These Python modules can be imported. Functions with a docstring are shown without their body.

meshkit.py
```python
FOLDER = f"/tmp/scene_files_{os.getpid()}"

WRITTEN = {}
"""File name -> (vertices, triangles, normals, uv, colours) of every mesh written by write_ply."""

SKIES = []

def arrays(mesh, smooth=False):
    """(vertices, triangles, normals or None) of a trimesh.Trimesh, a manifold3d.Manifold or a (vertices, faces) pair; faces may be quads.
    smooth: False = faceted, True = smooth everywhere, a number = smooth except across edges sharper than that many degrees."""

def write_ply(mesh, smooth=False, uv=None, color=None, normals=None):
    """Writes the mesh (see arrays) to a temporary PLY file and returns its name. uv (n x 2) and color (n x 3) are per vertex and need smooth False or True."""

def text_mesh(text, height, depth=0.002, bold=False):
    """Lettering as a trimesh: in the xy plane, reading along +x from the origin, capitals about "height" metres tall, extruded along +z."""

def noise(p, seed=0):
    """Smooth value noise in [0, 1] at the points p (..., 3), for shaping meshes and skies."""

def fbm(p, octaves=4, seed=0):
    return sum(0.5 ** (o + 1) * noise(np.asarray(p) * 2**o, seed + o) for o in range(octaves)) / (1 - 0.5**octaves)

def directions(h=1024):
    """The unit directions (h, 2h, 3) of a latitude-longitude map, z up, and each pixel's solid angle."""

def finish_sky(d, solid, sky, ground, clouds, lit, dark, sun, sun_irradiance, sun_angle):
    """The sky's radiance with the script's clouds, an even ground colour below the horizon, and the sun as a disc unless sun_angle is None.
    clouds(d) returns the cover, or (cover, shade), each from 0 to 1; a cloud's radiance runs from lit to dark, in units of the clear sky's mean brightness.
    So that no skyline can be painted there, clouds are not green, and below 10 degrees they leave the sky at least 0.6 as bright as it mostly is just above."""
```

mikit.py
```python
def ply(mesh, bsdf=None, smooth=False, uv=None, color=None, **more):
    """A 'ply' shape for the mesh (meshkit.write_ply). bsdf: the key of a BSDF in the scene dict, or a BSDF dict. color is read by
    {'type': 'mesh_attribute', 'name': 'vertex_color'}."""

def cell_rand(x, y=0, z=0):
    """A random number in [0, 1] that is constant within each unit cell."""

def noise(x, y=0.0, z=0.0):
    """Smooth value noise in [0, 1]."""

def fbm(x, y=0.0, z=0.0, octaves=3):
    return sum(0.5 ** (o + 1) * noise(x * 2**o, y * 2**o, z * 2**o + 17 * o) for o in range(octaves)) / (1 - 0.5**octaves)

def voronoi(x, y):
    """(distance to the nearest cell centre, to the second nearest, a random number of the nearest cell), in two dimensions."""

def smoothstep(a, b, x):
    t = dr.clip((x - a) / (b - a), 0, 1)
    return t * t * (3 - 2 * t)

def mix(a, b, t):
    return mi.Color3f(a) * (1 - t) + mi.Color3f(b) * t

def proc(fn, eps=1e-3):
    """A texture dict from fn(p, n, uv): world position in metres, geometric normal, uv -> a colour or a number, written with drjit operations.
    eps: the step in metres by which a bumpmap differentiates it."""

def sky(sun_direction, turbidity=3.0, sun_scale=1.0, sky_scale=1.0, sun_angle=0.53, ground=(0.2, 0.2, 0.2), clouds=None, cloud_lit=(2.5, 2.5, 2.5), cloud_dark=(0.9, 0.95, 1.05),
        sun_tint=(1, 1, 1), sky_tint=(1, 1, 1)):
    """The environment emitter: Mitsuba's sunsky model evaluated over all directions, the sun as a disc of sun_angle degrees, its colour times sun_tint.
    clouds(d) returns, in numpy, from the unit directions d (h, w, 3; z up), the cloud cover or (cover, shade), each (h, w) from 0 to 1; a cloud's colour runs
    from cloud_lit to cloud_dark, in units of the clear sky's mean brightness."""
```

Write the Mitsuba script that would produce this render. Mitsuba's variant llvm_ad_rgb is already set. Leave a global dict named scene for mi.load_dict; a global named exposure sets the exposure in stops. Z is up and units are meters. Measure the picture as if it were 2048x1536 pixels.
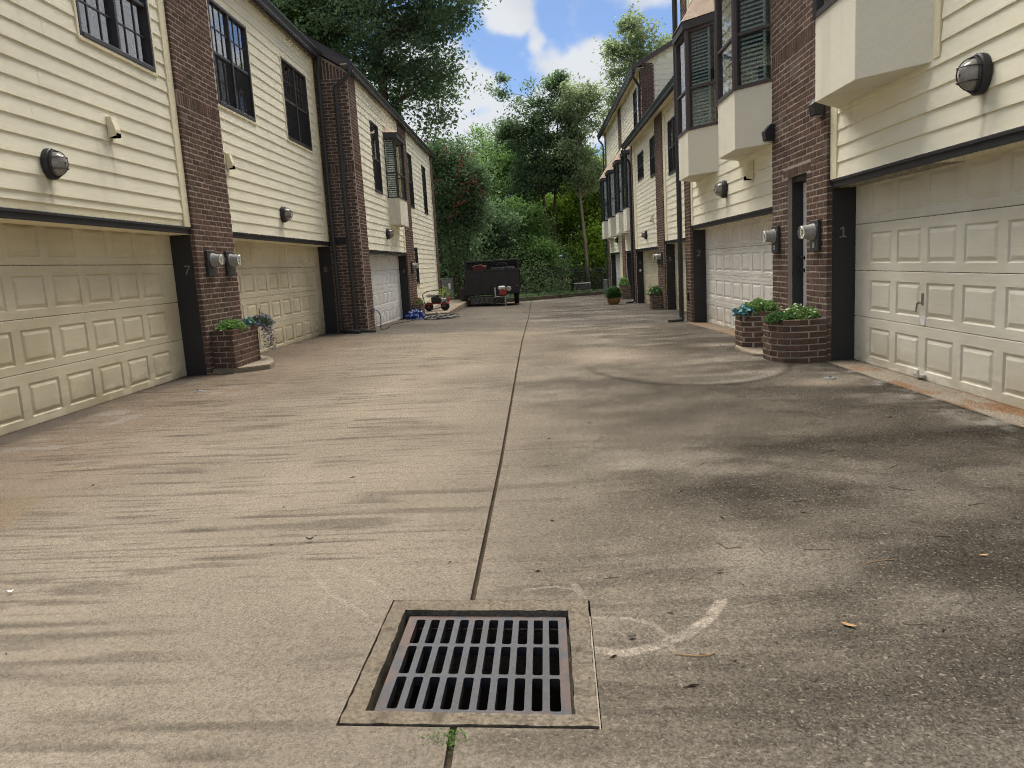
import math, random, numpy as np, trimesh, shapely, drjit as dr, mitsuba as mi, mikit, meshkit
from shapely.geometry import Polygon, box as sbox, LineString
from mikit import noise, fbm, voronoi, cell_rand, smoothstep, mix, proc
T = mi.ScalarTransform4f
scene, labels = {}, {}
rng = np.random.default_rng(7)

# ---------------------------------------------------------------- camera, sky, exposure
CAM = np.array([0.0, 0.0, 1.2])
def cam_axes(yaw, pitch, roll):
    f = np.array([math.sin(yaw) * math.cos(pitch), math.cos(yaw) * math.cos(pitch), -math.sin(pitch)])
    r = np.array([math.cos(yaw), -math.sin(yaw), 0.0]); u = np.cross(r, f)
    return -math.sin(roll) * r + math.cos(roll) * u, f
up, fwd = cam_axes(-0.0365736, 0.155375, -0.0586682)
scene['camera'] = {'type': 'perspective', 'fov': math.degrees(2 * math.atan(1024 / 1520.2)), 'fov_axis': 'x', 'near_clip': 0.05, 'far_clip': 2000.0,
                   'to_world': T().look_at(origin=CAM.tolist(), target=(CAM + fwd).tolist(), up=up.tolist())}
exposure = 4.6
BLOBS = [(-4.5, 12.3, 3.6, 2.6, 1.0), (4.0, 12.3, 4.2, 2.3, 1.0), (-0.8, 17.2, 2.0, 1.6, .95), (1.0, 15.3, .9, 1.5, .55), (1.4, 13.6, 1.2, 1.0, .5), (9.8, 18.2, 3.0, 1.6, .9),
         (-8, 13, 4, 3, .9), (0, 9.4, 14, 2.8, .95), (13, 11, 6, 3, .8), (-16, 20, 7, 3.5, .9), (22, 26, 9, 5, .8), (-30, 32, 10, 6, .8)]
def clouds(d):
    az = np.degrees(np.arctan2(d[..., 0], d[..., 1])); el = np.degrees(np.arcsin(np.clip(d[..., 2], -1, 1)))
    n = meshkit.fbm(d * 9.0 + 3.1, 6, 5); n2 = meshkit.fbm(d * 32.0, 5, 11)
    b = np.zeros(az.shape)
    for a, e, ra, re, s in BLOBS:
        q = ((az - a) / ra) ** 2 + ((el - e) / re) ** 2
        b = np.maximum(b, s * np.exp(-0.7 * q))
    fill_cover = np.clip((meshkit.fbm(d * 3.3 + 7.7, 5, 2) - .30) * 3.6, 0, .95) * np.clip((np.abs(az) - 14) / 10 + np.clip((el - 19) / 6, 0, 1), 0, 1)  # unseen cloud cover outside the view, thickened to fill the walls with light
    b = np.maximum(b, fill_cover)
    b = np.maximum(b, .17)
    v = b + (n - .5) * .60 + (n2 - .5) * .85
    cover = np.clip((v - .38) / .32, 0, 1); cover = cover * cover * (3 - 2 * cover)
    shade = np.clip((meshkit.fbm(d * 14 + 1.7, 4, 3) - .42) * 1.5, 0, .55)
    return cover, shade
scene['sky'] = mikit.sky([-0.03, 0.58, 1.0], turbidity=3.0, sun_scale=0.33, sky_scale=0.139, sun_angle=56, clouds=clouds, cloud_lit=(2.35, 2.45, 2.58), cloud_dark=(1.65, 1.76, 1.92), ground=(.18, .16, .13), sky_tint=(.92, 1.0, 1.17), sun_tint=(.925, 1.015, 1.19))

# ---------------------------------------------------------------- materials
def two(d): return {'type': 'twosided', 'nested': d}
def dif(c): return two({'type': 'diffuse', 'reflectance': c if isinstance(c, dict) else {'type': 'rgb', 'value': list(c)}})
def pri(c, rough=.6, spec=.4, metal=0.0): return two({'type': 'principled', 'base_color': c if isinstance(c, dict) else {'type': 'rgb', 'value': list(c)}, 'roughness': rough, 'specular': spec, 'metallic': metal})
def C(*v): return mi.Color3f(*v)
def mottled(c, amp=.25, s=3.0, fine=40.0, famp=.12):
    c = tuple(c)
    def fn(p, n, uv):
        k = 1 - amp / 2 + amp * fbm(p.x * s, p.y * s, p.z * s, 3) + famp * (noise(p.x * fine, p.y * fine, p.z * fine) - .5)
        return C(*c) * k
    return proc(fn)
def siding_tex(p, n, uv):
    g = noise(p.y * 5.0, p.z * 170.0, p.x * 9.0)
    m = fbm(p.y * .9, p.z * 1.3, p.x, 4)
    drip = smoothstep(.62, .9, noise(p.y * 5.5, p.z * .45, 3.0)) * smoothstep(.45, .7, fbm(p.y * .5, p.z * .5, 9.0, 2))
    row = cell_rand(dr.floor((p.z - 2.005) / .181), dr.floor(p.y / 2.9), 4)
    k = (.94 + .09 * (g - .5)) * (.90 + .17 * m) * (.965 + .06 * row)
    run = mi.Float(0)
    for side, y0, z0 in ((1, 7.91, 2.34), (1, 15.24, 2.29), (-1, 6.36, 2.31), (-1, 14.42, 2.19), (1, 9.2, 2.95)):   # rust and dirt runs below the lamps
        run = dr.maximum(run, dr.select(p.x * side < 0, dr.exp(-dr.square((p.y - y0 + .02 * noise(p.z * 9, 1.0)) / .035)) * smoothstep(z0 - .75, z0 - .1, p.z) * smoothstep(z0 + .02, z0 - .03, p.z), 0))
    c = mix((.80, .768, .60), (.62, .585, .45), .35 * drip + .28 * smoothstep(.55, .8, m))
    return mix(c, (.36, .32, .24), .55 * run) * k
scene['m_siding'] = pri(proc(siding_tex), .7, .25)
scene['m_trim'] = pri(mottled((.70, .645, .45), .2, 1.5), .65, .3)
def stucco_tex(p, n, uv):
    m = fbm(p.x * 2, p.y * 2, p.z * 1.0, 3)
    s = smoothstep(.60, .85, noise(p.x * 6 + p.y * 6, p.z * .6))
    return mix((.77, .742, .61), (.61, .58, .46), .3 * m + .35 * s) * (.93 + .14 * noise(p.x * 90, p.y * 90, p.z * 90))
scene['m_stucco'] = dif(proc(stucco_tex))
def brick_tex(c):
    def fn(p, n, uv):
        k = .72 + .5 * fbm(p.x * 24, p.y * 24, p.z * 24, 3)
        k *= .85 + .3 * noise(p.y * 160, p.z * 160, p.x * 160)
        pale = smoothstep(.66, .82, fbm(p.x * 1.7, p.y * 1.7, p.z * 1.7, 3))
        return mix(C(*c) * k, C(.26, .22, .2), .32 * pale)
    return fn
BR = [(.124, .083, .066), (.106, .073, .060), (.140, .092, .071), (.094, .067, .056), (.122, .088, .066)]
for i, c in enumerate(BR): scene[f'm_brick{i}'] = dif(proc(brick_tex(c)))
def brick_mass_tex(p, n, uv):
    r = cell_rand(dr.floor((p.x + p.y) / .238), 1, dr.floor(p.z / .078))
    return mix((.094, .064, .055), (.138, .088, .070), r) * (.8 + .4 * noise(p.x * 30, p.y * 30, p.z * 30))
scene['m_brickmass'] = dif(proc(brick_mass_tex))
scene['m_mortar'] = dif(mottled((.35, .30, .255), .4, 3.0, 150, .3))
scene['m_black'] = pri(mottled((.022, .022, .024), .3, 2.0), .5, .4)
scene['m_bronze'] = pri(mottled((.040, .034, .034), .3, 3.0), .45, .5)
scene['m_bronze2'] = pri(mottled((.062, .046, .043), .3, 3.0), .45, .5)
scene['m_spout'] = pri(mottled((.034, .036, .040), .35, 3.0), .42, .5)
scene['m_dark'] = dif((.006, .006, .007))
scene['m_shade'] = dif((.011, .016, .014))
scene['m_blind'] = dif((.30, .30, .29))
scene['m_shutter'] = dif((.58, .68, .56))
scene['m_glass'] = {'type': 'thindielectric', 'int_ior': 1.9}
scene['m_thin_screen'] = {'type': 'mask', 'opacity': .22, 'bsdf': dif((.03, .031, .033))}
scene['m_screen'] = {'type': 'mask', 'opacity': .62, 'bsdf': dif((.03, .031, .033))}
scene['m_roof'] = dif(mottled((.06, .055, .052), .5, 5, 60, .3))
scene['m_tanroof'] = dif(mottled((.55, .44, .345), .3, 4, 60, .2))
def door_tex(c, dirt=.25):
    def fn(p, n, uv):
        m = fbm(p.y * 1.3, p.z * 1.6, 2.0, 4); g = noise(p.y * 6, p.z * 200); sm = fbm(p.y * .8 + 5, p.z * 1.1, 6.0, 3)
        low = smoothstep(.32, -.2, p.z + .3 * (m - .5)) * smoothstep(.3, .6, fbm(p.y * 5, p.z * 9, 1.0, 3))
        c1 = mix(C(*c), C(c[0] * .68, c[1] * .64, c[2] * .56), dirt * smoothstep(.4, .75, m))
        return mix(c1, C(c[0] * .52, c[1] * .47, c[2] * .38), .45 * low + .35 * smoothstep(.58, .75, sm) * dirt) * (.95 + .08 * g)
    return fn
scene['m_door_cream'] = pri(proc(door_tex((.61, .56, .41), .42)), .5, .35)
scene['m_door_beige'] = pri(proc(door_tex((.66, .635, .525), .3)), .5, .35)
scene['m_door_pale'] = pri(proc(door_tex((.72, .70, .645), .25)), .5, .35)
scene['m_door_white'] = pri(proc(door_tex((.72, .72, .70), .2)), .5, .35)
scene['m_white'] = pri((.75, .75, .74), .45)
scene['m_steel'] = pri((.45, .45, .44), .35, .5, .6)
scene['m_dull'] = pri(mottled((.34, .335, .30), .25, 8), .5, .4)
scene['m_dial'] = pri((.58, .56, .46), .4)
scene['m_lampglass'] = pri(mottled((.25, .24, .215), .35, 14), .15, .6)
scene['m_number'] = pri((.24, .225, .185), .4, .5, .4)
scene['m_blue'] = pri((.015, .05, .22), .35, .5)
scene['m_blueleaf'] = dif((.13, .29, .36))
scene['m_teal'] = dif((.34, .50, .47))
scene['m_red'] = pri((.30, .028, .02), .4, .5)
scene['m_orange'] = pri((.20, .035, .016), .5, .4)
scene['m_rubber'] = pri((.014, .014, .015), .7, .3)
scene['m_hose'] = pri((.075, .078, .08), .45, .4)
scene['m_grey'] = pri((.20, .22, .23), .5, .4)
scene['m_rampgrey'] = pri((.10, .10, .098), .6)
scene['m_acgrey'] = pri(mottled((.17, .18, .18), .3, 6), .5, .4)
def iron_tex(p, n, uv):
    r = smoothstep(.45, .75, fbm(p.x * 9, p.y * 9, 0, 4))
    dx = dr.abs((p.x + .266) * .997 - (p.y - 2.53) * .07); dy = dr.abs((p.y - 2.53) * .997 + (p.x + .266) * .07)
    edge = dr.maximum(smoothstep(.255, .315, dx), smoothstep(.285, .345, dy))
    c = mix((.020, .023, .029), (.015, .017, .019), r)
    c = mix(c, (.050, .027, .019), .9 * edge * smoothstep(.25, .6, noise(p.x * 22, p.y * 22)))
    return c * (.8 + .4 * noise(p.x * 190, p.y * 190))
scene['m_iron'] = pri(proc(iron_tex), .62, .28, 0.0)

JOINT = [(-9.0, -.31), (1.9, -.313), (3.0, -.327), (5.3, -.302), (14.4, -.280), (21.4, -.229), (42.0, -.195), (60.0, -.16)]
SWIRL = [[(.685, 2.895), (.591, 2.738), (.484, 2.628), (.363, 2.555), (.251, 2.510), (.148, 2.542)], [(.168, 2.793), (.301, 2.774), (.388, 2.714), (.42, 2.625), (.42, 2.523)], [(.107, 3.103), (.131, 2.977)],
         [(-1.11, 3.357), (-.965, 3.124), (-.759, 2.891)], [(-.99, 3.40), (-.78, 3.2), (-.69, 3.06)], [(-.109, 3.072), (.02, 3.10), (.11, 3.05)]]
def seg_dist(x, y, pts):
    best = mi.Float(9)
    for (ax, ay), (bx, by) in zip(pts, pts[1:]):
        ux, uy = bx - ax, by - ay; L2 = ux * ux + uy * uy
        t = dr.clip(((x - ax) * ux + (y - ay) * uy) / L2, 0, 1)
        best = dr.minimum(best, dr.sqrt(dr.square(x - ax - t * ux) + dr.square(y - ay - t * uy)))
    return best
def spot(x, y, cx, cy, rx, ry): return dr.exp(-(dr.square((x - cx) / rx) + dr.square((y - cy) / ry)))
def drive_tex(p, n, uv):
    x, y = mi.Float(p.x), mi.Float(p.y)
    big = fbm(x * .33, y * .33, 3.0, 3); med = fbm(x * 1.1, y * 1.5, 8.0, 4)
    wob = fbm(x * .55, y * .55, 5.0, 2)
    right = smoothstep(-1.1, 1.5, x + 2.2 * (big - .5))
    far = smoothstep(17.0, 17.9, y + .5 * (wob - .5))
    base = mix((.146, .127, .100), (.077, .069, .056), right * .92)
    base = mix(base, (.078, .074, .068), .6 * far)
    base = mix(base, (.15, .115, .085), .55 * smoothstep(-2.6, -4.1, x + (wob - .5)) * (1 - far))
    base = base * (.82 + .36 * big) * (.78 + .44 * med)
    # pale worn patches and dark grime on the right slab
    pale = smoothstep(.52, .72, fbm(x * .9 + 4, y * 1.6, 1.0, 4))
    base = mix(base, (.18, .162, .134), .42 * pale * right)
    grime = spot(x, y, 2.5, 5.4, 1.3, .36) + .9 * spot(x, y, 1.5, 4.3, 1.2, .42) + .9 * spot(x, y, 2.4, 3.35, 1.1, .5) + .8 * spot(x, y, 1.6, 6.5, 1.6, .5) + .8 * spot(x, y, 2.2, 7.6, 1.5, .45) + .6 * spot(x, y, 1.3, 2.2, 1.0, .35)
    grime += .9 * spot(x, y, 1.2, 22.7, 1.4, .9) + .9 * spot(x, y, 2.2, 26.5, 2.4, .5) + .6 * spot(x, y, 2.2, 12.8, 1.6, .6) + .7 * spot(x, y, 1.4, 31, 2.0, 1.0) + .5 * spot(x, y, -2, 20.0, 2.0, 1.2)
    grime *= .35 + 1.3 * fbm(x * 1.3, y * 2.6, 6.0, 4)
    base = base * (1 - .50 * dr.clip(grime, 0, 1))
    # run-off streaks across the slab
    sy = y + .30 * (fbm(x * .45, y * .45, 2.5, 2) - .5)
    s1 = smoothstep(.60, .86, noise(x * .8, sy * 8.5, 2.0)) * smoothstep(.35, .7, noise(x * 2.7 + 5, sy * 3.0, 1.0))
    s2 = smoothstep(.60, .88, noise(x * 1.9 + 9, sy * 19.0, 4.0)); s3 = smoothstep(.58, .85, noise(x * 3.6 + 2, sy * 40.0, 6.0))
    gate = smoothstep(.34, .62, fbm(x * .6 + 3, y * .8, 7.0, 3)); gate2 = smoothstep(.30, .6, fbm(x * .9 + 8, y * 1.1, 3.0, 3))
    lft = 1 - .75 * right
    base = base * (1 - .24 * s1 * gate * lft) * (1 - .36 * s2 * gate2 * lft) * (1 - .30 * s3 * gate * lft)
    b1 = smoothstep(.40, .66, fbm(x * 1.15 + 3, y * 1.5, 9.0, 5)); b2 = smoothstep(.42, .68, fbm(x * 3.4, y * 4.2, 5.0, 4))
    base = base * (1 + right * (.34 * (b1 - .5) + .26 * (b2 - .5)))
    # dried ring stain by the planters
    rr = dr.sqrt(dr.square((x - 1.9) / 1.25) + dr.square((y - 10.1) / 2.0)) + .10 * (wob - .5)
    ring = dr.exp(-dr.square((rr - 1.0) / .035)) * smoothstep(10.6, 9.2, y)
    base = base * (1 - .45 * ring); base = mix(base, (.24, .22, .19), .4 * dr.exp(-dr.square((rr - .93) / .05)) * smoothstep(9.5, 8.2, y) * smoothstep(1.2, 2.2, x))
    base = mix(base, (.25, .21, .165), .55 * spot(x, y, 1.1, 11.2, .75, 1.0) + .6 * spot(x, y, 2.95, 7.9, .32, .22) + .5 * spot(x, y, 2.8, 11.9, .3, .3))
    # rusty wet strip before the right garages, grey wash on the left
    edge = x - 3.50 - .015 * (fbm(y * 2, 1.0, 4.0, 3) - .5)
    rust = smoothstep(.0, .06, edge) * smoothstep(9.6, 9.2, y)
    rcol = mix((.27, .235, .185), (.235, .135, .075), smoothstep(.42, .66, fbm(x * 5, y * 2.2, 3.0, 4)))
    base = mix(base, rcol, .85 * rust)
    base = base * (1 - .7 * dr.exp(-dr.square(edge / .014)) * smoothstep(9.7, 9.3, y))
    base = mix(base, (.25, .235, .205), .6 * smoothstep(.45, .7, fbm(x * 4, y * 4, 1.5, 3)) * smoothstep(-.45, -.05, edge) * (1 - rust) * smoothstep(9.9, 9.0, y))
    base = mix(base, mix((.26, .16, .085), (.27, .235, .19), med), .7 * smoothstep(3.42, 3.5, x) * smoothstep(11.4, 11.8, y) * smoothstep(18, 17.6, y))
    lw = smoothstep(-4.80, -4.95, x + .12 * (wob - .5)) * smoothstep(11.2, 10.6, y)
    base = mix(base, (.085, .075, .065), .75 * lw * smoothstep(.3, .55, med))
    base = mix(base, (.24, .23, .21), .45 * smoothstep(.62, .75, fbm(x * 3, y * 5, 2.2, 3)) * smoothstep(-3.4, -4.0, x) * smoothstep(11, 9, y))
    base = mix(base, (.145, .115, .078), .8 * smoothstep(.02, -.02, x + 3.36 + .27 * (y - 4.82)) * smoothstep(4.87, 4.84, y) * smoothstep(3.9, 4.1, y))
    # washed scribbles near the drain
    wash = mi.Float(0)
    for pts, w, a in zip(SWIRL, (.030, .012, .020, .016, .02, .012), (1.0, .7, .6, .35, .3, .5)):
        wash = dr.maximum(wash, a * smoothstep(w, w * .6, seg_dist(x, y, pts)))
    base = mix(base, (.255, .225, .185), .62 * wash * (.45 + .55 * smoothstep(.3, .6, fbm(x * 14, y * 14, 3.0, 3))))
    # hairline cracks
    crk = dr.exp(-dr.square((y - 17.5 - .35 * (fbm(x * .9, 3.0, 1.0, 4) - .5) + .1 * x) / .035)) * smoothstep(-3.9, -3.3, x) * smoothstep(2.6, .2, x)
    crk2 = dr.exp(-dr.square((y - 9.2 - .5 * (fbm(x * 1.3, 7.0, 1.0, 4) - .5) - .16 * x) / .012)) * smoothstep(-.4, -1.0, x) * smoothstep(-4.3, -3.9, x)
    base = base * (1 - .65 * crk) * (1 - .5 * crk2)
    # exposed aggregate
    g0 = noise(x * 70, y * 70, 1.0); g1 = noise(x * 150, y * 150, 2.0); g2 = noise(x * 410, y * 410, 3.0)
    f = mi.Color3f(1) * (1 + (g0 - .5) * (.20 + .10 * right) + (g1 - .5) * (.42 + .50 * right) + (g2 - .5) * .60)
    peb = smoothstep(.80, .93, noise(x * 115 + 31, y * 115, 4.0))
    dots = smoothstep(.88, .95, noise(x * 95, y * 95 + 17, 9.0)) * (.4 + .6 * right)
    out = base * f
    out = mix(out, (.27, .24, .19), (.22 + .22 * right) * peb)
    return out * (1 - .5 * dots)
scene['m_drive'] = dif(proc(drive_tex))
def aggr_tex(p, n, uv):
    m = fbm(p.x * 4, p.y * 4, p.z * 4, 3)
    g = noise(p.x * 105, p.y * 105, p.z * 105); h = noise(p.x * 230, p.y * 230, p.z * 230)
    c = mix((.120, .098, .068), (.105, .095, .078), m) * (.30 + .80 * g + .60 * h)
    c = mix(c, (.20, .18, .14), .5 * smoothstep(.80, .92, noise(p.x * 80 + 7, p.y * 80, p.z * 80)))
    crack = dr.exp(-dr.square((fbm(p.x * 5, p.y * 5, 4.0, 3) - .5) / .008)) * smoothstep(.5, .62, fbm(p.x * 2.2, p.y * 2.2, 8.0, 2))
    c = c * (1 - .6 * crack)
    return mix(c, (.030, .027, .022), .6 * smoothstep(.58, .8, fbm(p.x * 11, p.y * 11, 2.0, 4)))
scene['m_aggr'] = dif(proc(aggr_tex))
scene['m_concrete'] = dif(mottled((.25, .215, .165), .5, 2.5, 110, .35))
scene['m_curb'] = dif(mottled((.15, .13, .105), .6, 2.5, 60, .35))
scene['m_filler'] = dif(mottled((.040, .033, .024), 1.0, 14, 160, .7))
scene['m_soil'] = dif(mottled((.075, .062, .04), .7, .8, 25, .4))
scene['m_pit'] = dif(mottled((.07, .06, .05), .5, 8))
def bark_tex(c):
    def fn(p, n, uv):
        return C(*c) * (.55 + .9 * fbm(p.x * 7, p.y * 7, p.z * 1.6, 3))
    return fn
scene['m_bark'] = dif(proc(bark_tex((.085, .068, .052))))
scene['m_barkpale'] = dif(proc(bark_tex((.22, .185, .14))))
def leaf_mat(c, trans=.5):
    c = tuple(c)
    def fn(p, n, uv):
        r = noise(p.x * 1.1, p.y * 1.1, p.z * 1.1); q = cell_rand(dr.floor(p.x * 9), dr.floor(p.y * 9), dr.floor(p.z * 9))
        return C(*c) * (.60 + .5 * r + .35 * q)
    return {'type': 'principledthin', 'base_color': proc(fn), 'roughness': .38, 'diff_trans': 2 * trans, 'eta': 1.4, 'spec_trans': 0.0}
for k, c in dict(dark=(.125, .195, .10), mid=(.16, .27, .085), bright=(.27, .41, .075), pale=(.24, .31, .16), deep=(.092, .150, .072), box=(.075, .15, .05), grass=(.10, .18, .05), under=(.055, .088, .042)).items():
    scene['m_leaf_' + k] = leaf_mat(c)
scene['m_bloom'] = dif((.36, .085, .09))
scene['m_whitebloom'] = dif((.52, .58, .42))
scene['m_violet'] = dif((.20, .20, .27))
scene['m_basket'] = dif((.22, .13, .055))
scene['m_deadleaf'] = dif(mottled((.34, .21, .10), .5, 40))
scene['m_twig'] = dif((.06, .04, .028))

# ---------------------------------------------------------------- naming helpers
used = set()
def numbered(k):
    if k not in used: used.add(k); return k
    i = 1
    while f'{k}_{i:03d}' in used: i += 1
    used.add(f'{k}_{i:03d}'); return f'{k}_{i:03d}'
last = {}
def fastnum(k):
    i = last.get(k, -1) + 1; last[k] = i
    return k if i == 0 else f'{k}_{i:03d}'
def thing(name, label, cat, group=None, kind=None):
    k = numbered(name); d = {'label': label}
    if cat: d['category'] = cat
    if group: d['group'] = group
    if kind: d['kind'] = kind
    labels[k] = d
    return k
def ref(m): return {'type': 'ref', 'id': m}
def part(parent, name, mesh, m, smooth=False, label=None, kind=None, tw=None):
    k = fastnum(f'{parent}__{name}')
    d = dict(mesh) if isinstance(mesh, dict) else mikit.ply(mesh, smooth=smooth)
    d['bsdf'] = ref(m)
    if tw is not None: d['to_world'] = tw
    scene[k] = d
    if label or kind: labels[k] = {**({'label': label} if label else {}), **({'kind': kind} if kind else {})}
    return k
def whole(name, mesh, m, label, cat, smooth=False, group=None, kind=None):
    k = thing(name, label, cat, group, kind)
    scene[k] = {**(mesh if isinstance(mesh, dict) else mikit.ply(mesh, smooth=smooth)), 'bsdf': ref(m)}
    return k
def struct(name, mesh, m, label=None, smooth=False):
    k = numbered(name); labels[k] = {'kind': 'structure', **({'label': label} if label else {})}
    scene[k] = {**mikit.ply(mesh, smooth=smooth), 'bsdf': ref(m)}
    return k
# ---------------------------------------------------------------- mesh helpers
BF = np.array([[0, 2, 3], [0, 3, 1], [4, 5, 7], [4, 7, 6], [0, 1, 5], [0, 5, 4], [2, 6, 7], [2, 7, 3], [0, 4, 6], [0, 6, 2], [1, 3, 7], [1, 7, 5]])
def box(x0, x1, y0, y1, z0, z1):
    x0, x1 = sorted((x0, x1)); y0, y1 = sorted((y0, y1)); z0, z1 = sorted((z0, z1))
    v = np.array([[x, y, z] for x in (x0, x1) for y in (y0, y1) for z in (z0, z1)], float)
    return v, BF[:, ::-1].copy()
def cat(ms):
    vs, fs, o = [], [], 0
    for m in ms:
        v, f = (m.vertices, m.faces) if hasattr(m, 'vertices') else m
        v, f = np.asarray(v, float), np.asarray(f, int)
        if f.shape[1] == 4: f = np.vstack([f[:, [0, 1, 2]], f[:, [0, 2, 3]]])
        vs.append(v); fs.append(f + o); o += len(v)
    return np.vstack(vs), np.vstack(fs)
def moved(m, M):
    v, f = (m.vertices, m.faces) if hasattr(m, 'vertices') else m
    M = np.asarray(M, float); return np.asarray(v) @ M[:3, :3].T + M[:3, 3], np.asarray(f)
def frame(o, u, n, w):
    M = np.eye(4); M[:3, 0], M[:3, 1], M[:3, 2], M[:3, 3] = u, n, w, o; return M
def cbox(x0, x1, y0, y1, z0, z1, c=.008):
    x0, x1 = sorted((x0, x1)); y0, y1 = sorted((y0, y1)); z0, z1 = sorted((z0, z1))
    P = []
    for x, sx in ((x0, 1), (x1, -1)):
        for y, sy in ((y0, 1), (y1, -1)):
            for z, sz in ((z0, 1), (z1, -1)):
                P += [(x + sx * c, y + sy * c, z), (x + sx * c, y, z + sz * c), (x, y + sy * c, z + sz * c)]
    h = trimesh.convex.convex_hull(np.array(P)); return np.array(h.vertices), np.array(h.faces)
def tube(points, radii, sides=8, caps=True):
    p = np.asarray(points, float); r = np.broadcast_to(radii, (len(p),))
    t = np.gradient(p, axis=0); t /= np.linalg.norm(t, axis=1, keepdims=True) + 1e-12
    a = np.cross(t, np.where(np.abs(t[:, 2:]) < .9, [0, 0, 1.0], [1.0, 0, 0])); a /= np.linalg.norm(a, axis=1, keepdims=True) + 1e-12
    for i in range(1, len(a)):
        b = a[i - 1] - t[i] * (a[i - 1] @ t[i])
        if np.linalg.norm(b) > 1e-6: a[i] = b / np.linalg.norm(b)
    b = np.cross(t, a); ang = np.arange(sides) * 2 * np.pi / sides
    v = p[:, None] + r[:, None, None] * (np.cos(ang)[None, :, None] * a[:, None] + np.sin(ang)[None, :, None] * b[:, None])
    i, j = np.meshgrid(np.arange(len(p) - 1), np.arange(sides), indexing='ij')
    q = np.stack([i * sides + j, i * sides + (j + 1) % sides, (i + 1) * sides + (j + 1) % sides, (i + 1) * sides + j], -1).reshape(-1, 4)
    v = v.reshape(-1, 3); f = np.vstack([q[:, [0, 1, 2]], q[:, [0, 2, 3]]])
    if caps:
        n = len(v); v = np.vstack([v, p[:1], p[-1:]]); k = np.arange(sides); e = (len(p) - 1) * sides
        f = np.vstack([f, np.stack([(k + 1) % sides, k, k * 0 + n], 1), np.stack([e + k, e + (k + 1) % sides, k * 0 + n + 1], 1)])
    return v, f
def spline(pts, n=40):
    pts = np.asarray(pts, float)
    from scipy.interpolate import CubicSpline
    s = np.r_[0, np.cumsum(np.linalg.norm(np.diff(pts, axis=0), axis=1))]
    return CubicSpline(s, pts)(np.linspace(0, s[-1], n))
def cyl(p0, p1, r0, r1=None, sides=16): return tube([p0, p1], [r0, r0 if r1 is None else r1], sides)
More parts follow.
